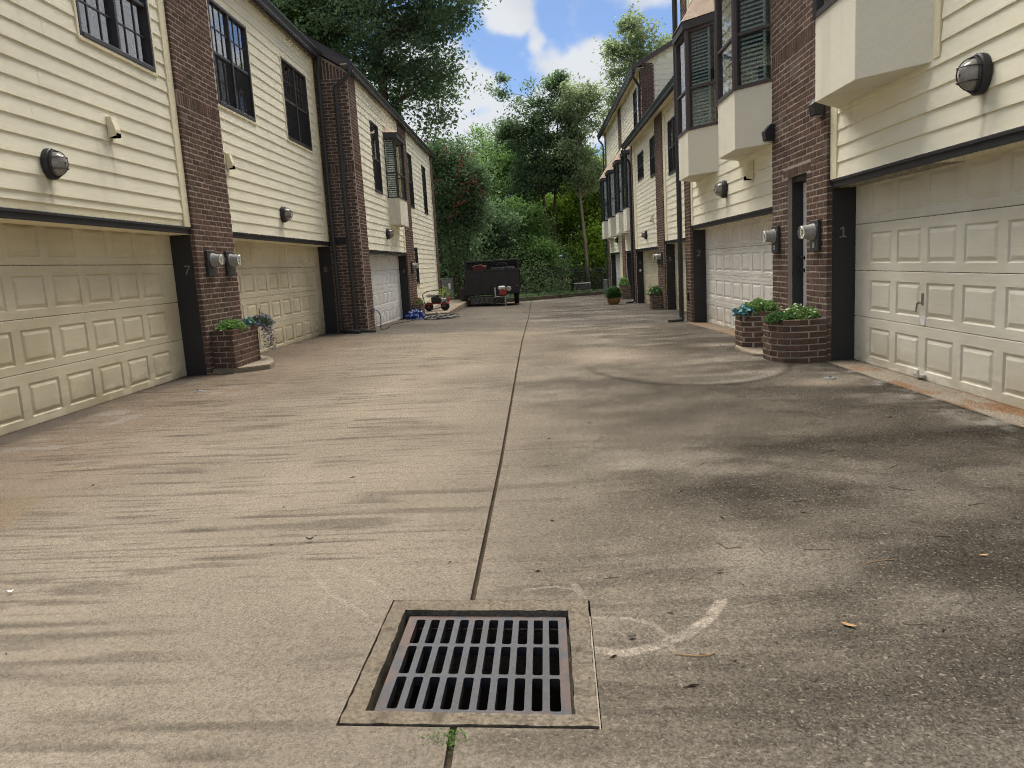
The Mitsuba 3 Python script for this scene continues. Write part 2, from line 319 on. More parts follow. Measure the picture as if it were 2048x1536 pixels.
def lathe(profile, o=(0, 0, 0), axis=(0, 0, 1), sides=24):
    z = np.asarray(axis, float); x = np.cross(z, [0, 0, 1] if abs(z[2]) < .9 else [1, 0, 0]); x = x / np.linalg.norm(x); y = np.cross(z, x)
    a = np.arange(sides) * 2 * np.pi / sides; v = []
    for r, h in profile: v.append(np.asarray(o) + r * (np.cos(a)[:, None] * x + np.sin(a)[:, None] * y) + h * z)
    n = len(profile); i, j = np.meshgrid(np.arange(n - 1), np.arange(sides), indexing='ij')
    q = np.stack([i * sides + j, i * sides + (j + 1) % sides, (i + 1) * sides + (j + 1) % sides, (i + 1) * sides + j], -1).reshape(-1, 4)
    return np.vstack(v), np.vstack([q[:, [0, 1, 2]], q[:, [0, 2, 3]]])
def extrude(poly, h0, h1):
    out = []
    for g in getattr(poly, 'geoms', [poly]):
        if g.is_empty or g.area < 1e-7: continue
        m = trimesh.creation.extrude_polygon(g, h1 - h0, engine='earcut'); out.append((np.array(m.vertices) + [0, 0, h0], np.array(m.faces)))
    return cat(out)
def flat(poly):
    out = []
    for g in getattr(poly, 'geoms', [poly]):
        if g.geom_type != 'Polygon' or g.area < 1e-7: continue
        v, f = trimesh.creation.triangulate_polygon(g, engine='earcut'); out.append((np.c_[v, np.zeros(len(v))], f))
    return cat(out)
# ---------------------------------------------------------------- the ground
from scipy.interpolate import PchipInterpolator
LEFTZ = PchipInterpolator([-400, -9, 11, 19, 25.5, 34, 60, 400], [-.15, -.15, -.15, -.215, -.38, -.5, -.9, -.9])
RIGHTZ = PchipInterpolator([-400, -9, 9.5, 17.6, 24.6, 31.7, 47, 60, 400], [-.19, -.19, -.2, -.355, -.51, -.66, -.97, -1.15, -1.15])
def gh(x, y):
    t = (np.clip(x, -9, 9) + 5.2) / 9.1; y = np.clip(y, -300, 390)
    return LEFTZ(y) * (1 - t) + RIGHTZ(y) * t
def G(x, y): return float(gh(np.float64(x), np.float64(y)))
def sheet(poly, step, dz=0.0, thick=None):
    x0, y0, x1, y1 = poly.bounds; out = []
    for a in np.arange(x0, x1, step):
        for b in np.arange(y0, y1, step):
            c = poly.intersection(sbox(a, b, a + step, b + step))
            if not c.is_empty and c.area > 1e-6: out.append(flat(c))
    v, f = cat([m for m in out if len(m[0])])
    v[:, 2] = gh(v[:, 0], v[:, 1]) + dz
    return v, f
FR = [(-.658, 3.012), (.149, 2.937), (.123, 2.084), (-.675, 2.144)]
GR = [(-.577, 2.900), (.057, 2.843), (.045, 2.158), (-.587, 2.216)]
FRAME = Polygon(FR)
PAVED = Polygon([(-6, -8), (6, -8), (6, 50.6), (4.9, 50.2), (2.4, 46.4), (-.15, 41.2), (-1.1, 39.6), (-3.2, 40.2), (-6, 40.2)])
jl = [(x, y) for y, x in JOINT]
W2 = .011
LEFT = Polygon([(-20, -9)] + [(x - W2, y) for x, y in jl] + [(-20, 60)]); RIGHT = Polygon([(20, -9)] + [(x + W2, y) for x, y in jl] + [(20, 60)])
hole = FRAME.buffer(.009, join_style=2)
def skirted(poly, step):
    top = sheet(poly, step); walls = []
    rings = []
    for g in getattr(poly, 'geoms', [poly]): rings += [g.exterior, *g.interiors]
    for r in rings:
        c = np.array(LineString(r.coords).segmentize(1.0).coords)
        v = np.vstack([np.c_[c, gh(c[:, 0], c[:, 1])], np.c_[c, gh(c[:, 0], c[:, 1]) - .07]]); n = len(c); i = np.arange(n - 1)
        walls.append((v, np.stack([i, i + 1, i + 1 + n, i + n], 1)))
    return cat([top] + walls)
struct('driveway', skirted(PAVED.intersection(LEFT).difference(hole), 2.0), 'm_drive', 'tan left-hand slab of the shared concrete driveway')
struct('driveway', skirted(PAVED.intersection(RIGHT).difference(hole), 2.0), 'm_drive', 'greyer stained right-hand slab of the shared concrete driveway')
jp = PAVED.intersection(LineString(jl).buffer(W2 + .004)).difference(hole)
struct('joint_filler', sheet(jp, 2.0, -.020), 'm_filler', 'dark dirt and grit in the long joint between the slabs')
soil = sbox(-300, -200, 300, 500).difference(PAVED.buffer(-.02))
cells = []
for (a, b, c, d, st) in ((-300, -200, 300, -8, 60), (-300, -8, -6, 60, 12), (6, -8, 300, 60, 12), (-6.1, 38, 6.1, 60, 4), (-300, 60, 300, 500, 60)):
    p = soil.intersection(sbox(a, b, c, d))
    if not p.is_empty: cells.append(sheet(p, st, -.03))
struct('ground', cat(cells), 'm_soil', 'dark leaf-strewn soil beyond the paving')
# the drain: concrete surround, iron grate, pit
FRin = Polygon([(-.597, 2.915), (.067, 2.855), (.056, 2.146), (-.608, 2.205)])
d = thing('storm_drain', 'iron storm drain grate in a square concrete surround in the middle of the driveway', 'drain')
def ragged(poly, amp, seed, step=.02):
    out = []
    for r_ in (poly.exterior, *poly.interiors):
        c = np.array(LineString(r_.coords).segmentize(step).coords)[:-1]; n_ = (meshkit.fbm(np.c_[c * 22, np.zeros(len(c)) + seed], 3, seed) - .5)[:, None]; m_ = (meshkit.fbm(np.c_[c * 22 + 40, np.zeros(len(c))], 3, seed + 1) - .5)[:, None]
        out.append(c + np.c_[n_, m_] * amp * 2)
    return Polygon(out[0], out[1:])
v, f = extrude(ragged(FRAME.difference(FRin), .0055, 3), -.30, .004); v[:, 2] += gh(v[:, 0], v[:, 1]); part(d, 'surround', (v, f), 'm_aggr', label='pebbly concrete surround')
q = np.array(GR); O = q[3]; U = (q[2] - q[3]); V = (q[0] - q[3]); LU, LV = np.linalg.norm(U), np.linalg.norm(V); U /= LU; V /= LV
slots = []
ax, ay = .036, .036
cw = (LU - ax - .032 + .0235) / 10
for r in range(3):
    for c in range(10):
        h = (LV - ay - .030 + .021) / 3
        s = sbox(ax + c * cw, ay + r * h, ax + c * cw + cw - .0235, ay + r * h + h - .021)
        slots.append(s.buffer(-.009).buffer(.009))
gp = sbox(0, 0, LU, LV).buffer(-.004).buffer(.004).difference(shapely.union_all(slots))
v, f = extrude(gp, -.035, 0)
w = np.c_[O[0] + v[:, 0] * U[0] + v[:, 1] * V[0], O[1] + v[:, 0] * U[1] + v[:, 1] * V[1], v[:, 2]]; w[:, 2] += gh(w[:, 0], w[:, 1]) - .017
part(d, 'grate', (w, f), 'm_iron', label='blue-grey cast iron grate with thirty slots and rusty edges')
v, f = extrude(FRin.buffer(.02).difference(FRin.buffer(-.022, join_style=2)), -.11, -.07); v[:, 2] += gh(v[:, 0], v[:, 1]); part(d, 'ledge', (v, f), 'm_aggr')
x0, y0, x1, y1 = FRin.bounds
part(d, 'pit', cat([box(x0 - .03, x1 + .03, y0 - .03, y1 + .03, -.95, -.93), box(x0 - .05, x0 - .02, y0 - .03, y1 + .03, -.93, -.3), box(x1 + .02, x1 + .05, y0 - .03, y1 + .03, -.93, -.3),
                    box(x0 - .02, x1 + .02, y0 - .05, y0 - .02, -.93, -.3), box(x0 - .02, x1 + .02, y1 + .02, y1 + .05, -.93, -.3)]), 'm_pit')
# ---------------------------------------------------------------- house kit
class Wall:
    """A house front along y: d metres out from the siding plane x = X0, outward direction s."""
    def __init__(w, s, X0): w.s, w.X0 = s, X0
    def x(w, d): return w.X0 + w.s * d
    def box(w, d0, d1, y0, y1, z0, z1): return box(w.x(d0), w.x(d1), y0, y1, z0, z1)
    def cbox(w, d0, d1, y0, y1, z0, z1, c=.006): return cbox(w.x(d0), w.x(d1), y0, y1, z0, z1, c)
    def p(w, d, y, z): return (w.x(d), y, z)
    def core(w, poly, d0, d1):
        v, f = extrude(poly, d0, d1); return np.c_[w.X0 + w.s * v[:, 2], v[:, 0], v[:, 1]], f
def rects_minus(y0, y1, holes):
    segs = [(y0, y1)]
    for a, b in holes:
        nxt = []
        for c, e in segs:
            if b <= c or a >= e: nxt.append((c, e)); continue
            if a > c: nxt.append((c, a))
            if b < e: nxt.append((b, e))
        segs = nxt
    return [s for s in segs if s[1] - s[0] > .02]
def siding(H, w, y0, y1, z0, z1, holes, first=None, step=.181, lip=.023):
    """Lap boards; holes are (y0, y1, z0, z1). A board that a window's head or sill cuts is split there."""
    z = z0
    while z < z1 - .02:
        t = min(z + step, z1)
        cuts = sorted({z, t, *[e for h in holes for e in h[2:] if z + .006 < e < t - .006 and h[0] < y1 and h[1] > y0]})
        for a, b in zip(cuts, cuts[1:]):
            segs = []
            for p0, p1 in rects_minus(y0, y1, [(h[0], h[1]) for h in holes if h[2] < b - .003 and h[3] > a + .003]):
                while p1 - p0 > 4.2:
                    c_ = p0 + rng.uniform(1.6, 3.7); segs.append((p0, c_ - .0015)); p0 = c_ + .0015
                segs.append((p0, p1))
            for p0, p1 in segs:
                da = lip - (lip - .006) * (a - z) / step; db = lip - (lip - .006) * (b - z) / step
                j = rng.uniform(-.0015, .0015)
                v = [w.p(dd + (j if dd > 0 else 0), yy, zz) for yy in (p0, p1) for dd, zz in ((0, a), (da, a), (db, b), (0, b))]
                f = [[0, 1, 2, 3], [4, 7, 6, 5], [0, 4, 5, 1], [1, 5, 6, 2], [2, 6, 7, 3], [3, 7, 4, 0]]
                part(H, 'siding_board', (np.array(v), np.array(f)), 'm_siding')
        z = t
BCACHE = {}
def brick_ply(L, h, dep):
    k = (round(L, 2), round(h, 3), dep)
    if k not in BCACHE:
        L2, h2, c = k[0] / 2, h / 2, .005
        r = lambda a, b, y: [(-a, y, -b), (a, y, -b), (a, y, b), (-a, y, b)]
        v = np.array(r(L2, h2, -dep) + r(L2, h2, -c) + r(L2 - c, h2 - c, 0)); f = []
        for s in (0, 4): f += [[s + i, s + (i + 1) % 4, s + 4 + (i + 1) % 4, s + 4 + i] for i in range(4)]
        f += [[8, 9, 10, 11]]
        BCACHE[k] = (mikit.ply((v, np.array(f))), (v, np.array(f)))
    return BCACHE[k]
def rand_mat(): return f'm_brick{int(rng.choice(5, p=[.3, .25, .2, .12, .13]))}'
def brick_field(parent, org, udir, ndir, u0, u1, z0, z1, holes=(), soldiers=(), most=300, dep=.07, L=.238, ch=.078, name='brick', zoff=0.0, special=(), base=None):
    """Running-bond bricks, each an entry; holes (u0, u1, z0, z1); soldiers: (z, u0, u1) full-height courses. Past `most`, the far ones join one part."""
    org, udir, ndir = (np.asarray(a, float) for a in (org, udir, ndir)); up_ = np.array([0, 0, 1.0]); items = []
    def put(uc, zc, l, h, upright=False):
        o = org + udir * uc + up_ * zc + ndir * rng.uniform(-.0025, .0025)
        M = frame(o, udir, ndir, up_) if not upright else frame(o, up_, ndir, udir)
        if not upright:
            a = rng.normal(0, .004); M[:3, 0] = udir * math.cos(a) + up_ * math.sin(a); M[:3, 2] = up_ * math.cos(a) - udir * math.sin(a)
        items.append((np.linalg.norm(o - CAM), M, l, h))
    k = 0; z = z0
    while z < z1 - .02:
        sol = next((s for s in soldiers if s <= z < s + ch), None)
        if sol:
            hgt = .203 + .011
            for a, b in rects_minus(u0, u1, [(h[0], h[1]) for h in holes if h[2] < z + hgt - .02 and h[3] > z + .02]):
                n = max(1, round((b - a) / ch)); s = (b - a) / n
                for i in range(n): put(a + (i + .5) * s, z + hgt / 2, hgt - .011, s - .011, True)
            z += hgt; continue
        for a, b in rects_minus(u0, u1, [(h[0], h[1]) for h in list(holes) + list(special) if h[2] < z + ch - .02 and h[3] > z + .02]):
            off = u0 + (L / 2 if k % 2 else 0) - L
            while off < b:
                c, e = max(off, a), min(off + L - .013, b)
                if e - c > .035: put((c + e) / 2, z + ch / 2, e - c, min(ch, z1 - z) - .013)
                off += L
        z += ch; k += 1
    for (a, b, c, e) in special:                                      # a lintel of upright bricks
        n = max(1, round((b - a) / ch)); s = (b - a) / n
        for i in range(n): put(a + (i + .5) * s, (c + e) / 2, e - c - .011, s - .011, True)
    items.sort(key=lambda t: t[0]); rest = []
    for i, (_, M, l, h) in enumerate(items):
        p_, raw = brick_ply(l, h, dep)
        if i < most: part(parent, name, p_, rand_mat(), tw=T(M))
        else: rest.append(moved(raw, M))
    if rest: part(parent, name, cat(rest), 'm_brickmass', kind='stuff')
def brick_pier(H, w, y0, y1, z0, z1, d, soldiers=(), most=300, holes=(), special=(), name='brick_pier', dep=.07, label=None):
    """A brick face parallel to the alley, standing d proud, its mortar bed behind."""
    hp = sbox(y0 + .004, z0, y1 - .004, z1)
    for h in holes: hp = hp.difference(sbox(h[0], h[2], h[1], h[3]))
    k = part(H, name, w.core(hp, d - dep + .004, d - .004), 'm_mortar', label=label)
    brick_field(k, (w.x(d), 0, 0), (0, 1, 0), (w.s, 0, 0), y0, y1, z0, z1, holes, soldiers, most, dep, special=special)
    return k
def garage_door(H, w, y0, y1, z0, mat, far, rows=4, cols=8, sh=.545, d=-.30, margin=.42, pw=.51, handle=None, name='garage_door', ribs=False):
    """far: +1 when the jamb seen is at y1."""
    D = part(H, name, w.box(d - .05, d - .03, y0, y1, z0, z0 + rows * sh), 'm_dark')
    pitch = (y1 - y0 - 2 * margin - pw) / (cols - 1)
    for r in range(rows):
        a, b = z0 + r * sh + .003, z0 + (r + 1) * sh - .003
        pz0, pz1 = a + .085, b - .105
        qs, strips = [], []
        cols_y = [y0 + margin + c * pitch for c in range(cols)]
        def quad(yy0, yy1, zz0, zz1): qs.append((np.array([w.p(d, yy0, zz0), w.p(d, yy1, zz0), w.p(d, yy1, zz1), w.p(d, yy0, zz1)]), np.array([[0, 1, 2, 3]])))
        quad(y0, y1, a + .004, pz0); quad(y0, y1, pz1, b - .004)
        e = [y0] + [t for c in cols_y for t in (c, c + pw)] + [y1]
        for i in range(0, len(e), 2): quad(e[i], e[i + 1], pz0, pz1)
        for zz, sgn in ((a, 1), (b, -1)):
            qs.append((np.array([w.p(d, y0, zz + sgn * .004), w.p(d, y1, zz + sgn * .004), w.p(d - .004, y1, zz), w.p(d - .004, y0, zz)]), np.array([[0, 1, 2, 3]])))
            qs.append((np.array([w.p(d - .004, y0, zz), w.p(d - .004, y1, zz), w.p(d - .03, y1, zz), w.p(d - .03, y0, zz)]), np.array([[0, 1, 2, 3]])))
        if ribs:
            for zz in (a + .03, a + .05, b - .035, b - .055): qs.append(w.box(d - .003, d + .004, y0, y1, zz, zz + .008))
        part(D, 'section', cat(qs), mat)
        for c in cols_y:
            if not ('c', round(pw, 3), round(pz1 - pz0, 3)) in BCACHE:
                R = lambda i, o: [(-pw / 2 + i, o, -(pz1 - pz0) / 2 + i), (pw / 2 - i, o, -(pz1 - pz0) / 2 + i), (pw / 2 - i, o, (pz1 - pz0) / 2 - i), (-pw / 2 + i, o, (pz1 - pz0) / 2 - i)]
                v = R(0, 0) + R(.010, -.016) + R(.020, -.016) + R(.058, -.001); f = []
                for s in (0, 4, 8): f += [[s + i, s + (i + 1) % 4, s + 4 + (i + 1) % 4, s + 4 + i] for i in range(4)]
                BCACHE[('c', round(pw, 3), round(pz1 - pz0, 3))] = mikit.ply((np.array(v), np.array(f + [[12, 13, 14, 15]])))
            part(D, 'panel', BCACHE[('c', round(pw, 3), round(pz1 - pz0, 3))], mat, tw=T(frame((w.x(d), c + pw / 2, (pz0 + pz1) / 2), (0, 1, 0), (w.s, 0, 0), (0, 0, 1))))
    part(D, 'bottom_seal', w.box(d - .03, d + .006, y0, y1, z0 - .035, z0), 'm_rubber')
    if handle:
        hy, hz = handle
        part(D, 'handle', cat([w.cbox(d, d + .012, hy - .016, hy + .016, hz - .02, hz + .10, .004), cyl(w.p(d, hy, hz), w.p(d + .05, hy, hz), .008), tube([w.p(d + .05, hy - .02, hz + .012), w.p(d + .055, hy, hz), w.p(d + .05, hy + .035, hz - .09)], [.007, .010, .006], 8)]), 'm_number')
    return D
def opening(H, w, y0, y1, z0, ztop, jamb_y, jamb_t=.0, sd=.0):
    """Black lining of a garage opening: head and the two jambs."""
    part(H, 'door_head', cat([w.cbox(-.34, .012, y0, y1, ztop, ztop + .095, .006), w.cbox(-.34, .03, y0, y1, ztop + .065, ztop + .10, .004)]), 'm_black')
    part(H, 'door_jamb', w.cbox(-.36, -.005, y0 - .05, y0 + .006, z0 - .1, ztop, .003), 'm_black')
    part(H, 'door_jamb', w.cbox(-.36, -.005, y1 - .006, y1 + .05, z0 - .1, ztop, .003), 'm_black')
def wbox(w, y0, y1, z0, z1, d0=-.34, d1=-.065):
    m = [w.box(d0 - .01, d0, y0, y1, z0, z1), w.box(d0, d1, y0 - .01, y0, z0, z1), w.box(d0, d1, y1, y1 + .01, z0, z1), w.box(d0, d1, y0 - .01, y1 + .01, z0 - .01, z0), w.box(d0, d1, y0 - .01, y1 + .01, z1, z1 + .01)]
    return cat(m)
def slats(w, y0, y1, z0, z1, d, pitch=.055, tilt=.6, dep=.03):
    out = []
    for z in np.arange(z0 + pitch / 2, z1, pitch):
        a = np.array([w.p(d - dep, y0, z + tilt * dep), w.p(d - dep, y1, z + tilt * dep), w.p(d + dep, y1, z - tilt * dep), w.p(d + dep, y0, z - tilt * dep)])
        out.append((a, np.array([[0, 1, 2, 3]])))
    return cat(out)
def window(H, w, y0, y1, z0, z1, units=2, cols=3, rows=2, blind=True, screen=True, label=None, casing=True, mat='m_bronze', midrail=.5):
    fw, fr = .05, []
    fr += [w.cbox(-.08, .035, y0, y0 + fw, z0, z1), w.cbox(-.08, .035, y1 - fw, y1, z0, z1), w.cbox(-.08, .033, y0 + fw, y1 - fw, z1 - fw, z1), w.cbox(-.08, .045, y0 + fw - .002, y1 - fw + .002, z0, z0 + fw + .01)]
    uw = (y1 - y0) / units; zm = z0 + (z1 - z0) * midrail; panes = []
    for u in range(units):
        a, b = y0 + u * uw + (fw if u == 0 else .028), y0 + (u + 1) * uw - (fw if u == units - 1 else .028)
        if u: fr.append(w.cbox(-.07, .028, a - .056, a, z0 + fw, z1 - fw))
        fr.append(w.cbox(-.055, .012, a, b, zm - .025, zm + .025))
        for lo, hi, dd in ((z0 + fw, zm - .025, -.035), (zm + .025, z1 - fw, -.015)):
            for k in range(1, cols): fr.append(w.box(dd - .008, dd + .012, a + (b - a) * k / cols - .009, a + (b - a) * k / cols + .009, lo, hi))
            for k in range(1, rows): fr.append(w.box(dd - .008, dd + .0115, a, b, lo + (hi - lo) * k / rows - .009, lo + (hi - lo) * k / rows + .009))
            panes.append((a, b, lo, hi, dd))
    K = part(H, 'window', cat(fr), mat, label=label)
    for a, b, lo, hi, dd in panes:
        part(K, 'pane', (np.array([w.p(dd, a, lo), w.p(dd, b, lo), w.p(dd, b, hi), w.p(dd, a, hi)]), np.array([[0, 1, 2, 3]])), 'm_glass')
        if screen and dd < -.02: part(K, 'insect_screen', (np.array([w.p(.004, a, lo), w.p(.004, b, lo), w.p(.004, b, hi), w.p(.004, a, hi)]), np.array([[0, 1, 2, 3]])), 'm_screen')
    part(K, 'room', wbox(w, y0, y1, z0, z1), 'm_shade')
    if blind: part(K, 'blind', slats(w, y0 + .03, y1 - .03, z0 + .02, zm, -.13), 'm_blind')
    if casing:
        c = .045
        part(K, 'casing', cat([w.cbox(0, .030, y0 - c, y0, z0 - c, z1 + c, .004), w.cbox(0, .030, y1, y1 + c, z0 - c, z1 + c, .004), w.cbox(0, .030, y0, y1, z1, z1 + c, .004), w.cbox(0, .036, y0 - c, y1 + c, z0 - c, z0, .004)]), 'm_trim')
    return (y0 - (.045 if casing else 0), y1 + (.045 if casing else 0), z0 - (.045 if casing else 0), z1 + (.045 if casing else 0))
def facet_prism(w, pts, z0, z1):
    v = np.array([w.p(d, y, z) for z in (z0, z1) for y, d in pts]); n = len(pts)
    f = [[i, (i + 1) % n, n + (i + 1) % n, n + i] for i in range(n)]
    t = [[0, i, i + 1] for i in range(1, n - 1)] + [[n, n + i, n + i + 1] for i in range(1, n - 1)]
    f = np.array(f); return v, np.vstack([f[:, [0, 1, 2]], f[:, [0, 2, 3]], np.array(t)])
def bay(H, w, yn, yfn, yff, yw, d, z0, z1, z2, roof=None, label=None, mat='m_bronze', shutter='m_shutter', apron_m='m_stucco', fascia_mat='m_bronze', screens=True, fw=.055, post=.062):
    pts = [(yn, 0), (yfn, d), (yff, d), (yw, 0)]
    K = part(H, 'bay_window', facet_prism(w, [(yn + .3, .0), (yfn + .22, d - .22), (yff - .22, d - .22), (yw - .3, .0)], z1, z2), 'm_shade', label=label)
    part(K, 'apron', facet_prism(w, pts, z0, z1), apron_m)
    fr = []
    P = lambda t: np.array([w.p(t[1], t[0], 0)[0], t[0]])
    for i in range(3):
        a, b = P(pts[i]), P(pts[i + 1]); L = np.linalg.norm(b - a); u = (b - a) / L
        n = np.array([u[1], -u[0]]) * (1 if w.s > 0 else -1)
        mid = P(((yn + yw) / 2, -1.0))
        if (a - mid) @ n < 0: n = -n
        M = lambda l, o, z: np.array([*(a + u * l + n * o), z])
        def bar(l0, l1, za, zb, o0, o1):
            v = np.array([M(l, o, z) for l in (l0, l1) for o in (o0, o1) for z in (za, zb)]); return v, BF
        zm = z1 + (z2 - z1) * .42
        fr += [bar(.0, fw, z1, z2, -.06, .012), bar(L - fw, L, z1, z2, -.06, .012), bar(fw, L - fw, z1, z1 + fw, -.06, .018), bar(fw, L - fw, z2 - fw, z2, -.06, .012), bar(fw, L - fw, zm - .02, zm + .02, -.05, .008)]
        fr += [bar(fw, fw + .02, z1 + fw, z2 - fw, -.05, .0), bar(L - fw - .02, L - fw, z1 + fw, z2 - fw, -.05, .0)]
        for lo, hi in ((z1 + fw, zm - .02), (zm + .02, z2 - fw)):
            part(K, 'pane', (np.array([M(fw, -.03, lo), M(L - fw, -.03, lo), M(L - fw, -.03, hi), M(fw, -.03, hi)]), np.array([[0, 1, 2, 3]])), 'm_glass')
            if screens: part(K, 'insect_screen', (np.array([M(fw, -.006, lo), M(L - fw, -.006, lo), M(L - fw, -.006, hi), M(fw, -.006, hi)]), np.array([[0, 1, 2, 3]])), 'm_thin_screen')
        if shutter and i == 0:
            s = []
            l0 = fw + .02 if i != 1 else fw + .02; l1 = L - fw - .02
            for lo, hi in ((z1 + fw, zm - .03), (zm + .03, z2 - fw)):
                for z in np.arange(lo + .035, hi, .062):
                    v = np.array([M(l0 + (l1 - l0) * (.30 if i == 0 and w.s < 0 else 0), -.085, z + .02), M(l1, -.085, z + .02), M(l1, -.055, z - .02), M(l0 + (l1 - l0) * (.30 if i == 0 and w.s < 0 else 0), -.055, z - .02)]); s.append((v, np.array([[0, 1, 2, 3]])))
                s.append(bar(l0 + (l1 - l0) * (.27 if i == 0 and w.s < 0 else 0), l0 + (l1 - l0) * (.32 if i == 0 and w.s < 0 else .06), lo, hi, -.09, -.052))
            part(K, 'shutter', cat(s), shutter)
    for t in (pts[1], pts[2]): fr.append(cyl(w.p(t[1] - .03, t[0], z1), w.p(t[1] - .03, t[0], z2), post, sides=8))
    part(K, 'frame', cat(fr), mat)
    if roof is not None:
        o = .07
        q = [(yn - .04, 0), (yfn - .04, d + o), (yff + .04, d + o), (yw + .04, 0)]
        part(K, 'fascia', facet_prism(w, q, z2, z2 + .15), fascia_mat)
        v = [w.p(d_, y, z2 + .15) for y, d_ in [(yn - .06, 0), (yfn - .05, d + o + .02), (yff + .05, d + o + .02), (yw + .06, 0)]] + [w.p(.02, yfn + .1, z2 + .15 + roof), w.p(.02, yff - .1, z2 + .15 + roof)]
        part(K, 'bay_roof', (np.array(v), np.array([[0, 1, 4], [1, 2, 5], [1, 5, 4], [2, 3, 5]])), 'm_tanroof')
    return (yn, yw, z0, (z2 + .15 + roof) if roof is not None else z2)
def gutter(H, w, y0, y1, d0, d1, z0, z1, slope=.58, depth=5.0, soffit_d=0.0, name='gutter', rake=True):
    """Soffit, K-style gutter and the roof slope behind it."""
    part(H, 'soffit', w.box(soffit_d - .05, d0, y0, y1, z1 - .05, z1 - .03), 'm_trim')
    pr = [(d0, z0), (d0, z1), (d1, z1), (d1 - .004, z1 - .03), (d1 - .045, z0 + .04), (d1 - .05, z0)]
    v = np.array([w.p(a, y, b) for y in (y0, y1) for a, b in pr]); n = len(pr)
    f = [[i, (i + 1) % n, n + (i + 1) % n, n + i] for i in range(n)]; f = np.array(f)
    ends = np.array([[0, i, i + 1] for i in range(1, n - 1)] + [[n, n + i, n + i + 1] for i in range(1, n - 1)])
    part(H, name, (v, np.vstack([f[:, [0, 1, 2]], f[:, [0, 2, 3]], ends])), 'm_spout')
    part(H, 'fascia_board', w.box(d0 - .03, d0 - .002, y0, y1, z0 - .03, z1 + .01), 'm_bronze')
    t = .07
    e = d0 + .05
    v = np.array([w.p(a, y, b) for y in (y0, y1) for a, b in ((e, z1 + .012), (e, z1 + .012 + t), (e - depth, z1 + .012 + t + slope * depth), (e - 2 * depth, z1 + .012 + t), (e - 2 * depth, z1 + .012), (e - depth, z1 + .012 + slope * depth))])
    f = np.array([[i, (i + 1) % 6, 6 + (i + 1) % 6, 6 + i] for i in range(6)] + [[0, 1, 2, 5], [5, 2, 3, 4], [6, 7, 8, 11], [11, 8, 9, 10]])
    part(H, 'roof', (v, f), 'm_roof')
def downspout(H, pts, r=.048, label=None):
    path = spline(pts, 6 * len(pts)) if len(pts) > 2 and False else np.array(pts, float)
    out = [path[0]]
    for i in range(1, len(path) - 1):                                # rounded elbows
        a, b, c = path[i - 1], path[i], path[i + 1]
        k1, k2 = min(.09, np.linalg.norm(b - a) * .45), min(.09, np.linalg.norm(c - b) * .45)
        p0, p1 = b + (a - b) / np.linalg.norm(a - b) * k1, b + (c - b) / np.linalg.norm(c - b) * k2
        for t in (0, .25, .5, .75, 1): out.append((1 - t) ** 2 * p0 + 2 * t * (1 - t) * b + t * t * p1)
    out.append(path[-1])
    K = part(H, 'downspout', tube(out, r, 12), 'm_spout', smooth=50, label=label)
    zs = sorted(p[2] for p in path)
    for a, b in zip(path, path[1:]):
        if abs(b[2] - a[2]) > 1.5:
            for t in (.18, .52, .86):
                c = a + (b - a) * t; u = (b - a) / np.linalg.norm(b - a)
                part(K, 'strap', cyl(c - u * .02, c + u * .02, r + .005, sides=12), 'm_spout', smooth=50)
def body(H, w, y0, y1, z0, z1, depth=9.5, d=-.47):
    part(H, 'rear_wall', w.box(d - depth, d, y0, y1, z0, z1), 'm_siding')
def front(H, w, y0, y1, z0, z1, holes):
    p = sbox(y0, z0, y1, z1)
    for h in holes: p = p.difference(sbox(h[0], h[2], h[1], h[3]))
    part(H, 'wall', w.core(p, -.30, 0.0), 'm_trim')
    part(H, 'inner_wall', w.box(-.465, -.40, y0, y1, z0, z1), 'm_dark')
def trim(H, w, y0, y1, z0, z1, d=.032): part(H, 'corner_board', w.cbox(0, d, y0, y1, z0, z1, .004), 'm_trim')
def number(H, txt, pos, height, face_y=-1, label=None):
    """House number on a jamb that faces the camera (-y)."""
    m = meshkit.text_mesh(txt, height, .008)
    v, f = np.array(m.vertices), np.array(m.faces)
    v[:, 0] -= v[:, 0].mean()
    if txt == '1': v2, f2 = box(-height * .26, height * .26, 0, height * .07, 0, .008); v, f = cat([(v, f), (v2, f2)])
    w_ = np.c_[pos[0] + v[:, 0], pos[1] - v[:, 2], pos[2] + v[:, 1]]
    part(H, 'house_number', (w_, f), 'm_number', label=label)
# ---------------------------------------------------------------- left row
CRS = .078
SOL = 3.64
w = Wall(1, -4.925)
H = thing('townhouse', 'nearest cream-sided townhouse on the left, with garage door number 7', 'house', 'townhouses along the driveway')
h7 = []
for k, (a, b) in enumerate(((8.83, 10.55), (4.9, 6.62))): h7.append(window(H, w, a, b, 4.0, 5.66, label='paired sash window reflecting trees' if k == 0 else None, screen=False, blind=False))
h7.append((5.18, 11.08, -.3, 2.095))
front(H, w, 3.2, 11.05, -.3, 6.32, [h7[0], h7[1], (5.18, 11.05, -.4, 1.90)]); body(H, w, 3.2, 12.5, -.4, 6.1)
opening(H, w, 5.2, 11.05, -.15, 1.905, 11.05)
garage_door(H, w, 5.2, 11.05, -.15, 'm_door_cream', 1)
siding(H, w, 3.2, 10.85, 2.005, 6.29, h7); trim(H, w, 10.85, 11.04, 2.0, 6.28)
brick_pier(H, w, 11.05, 12.5, G(-4.86, 11) - .06, 6.30, .065, soldiers=(SOL,), label='brown brick pier beside garage 7')
part(H, 'corner_board', w.box(-.36, -.07, 11.052, 12.5, -.3, 6.1), 'm_black')
gutter(H, w, 3.2, 12.0, .13, .255, 6.2, 6.35)
number(H, '7', (-5.03, 11.049, 1.335), .125, label='pale metal numeral 7 on the black garage jamb')
U7 = H
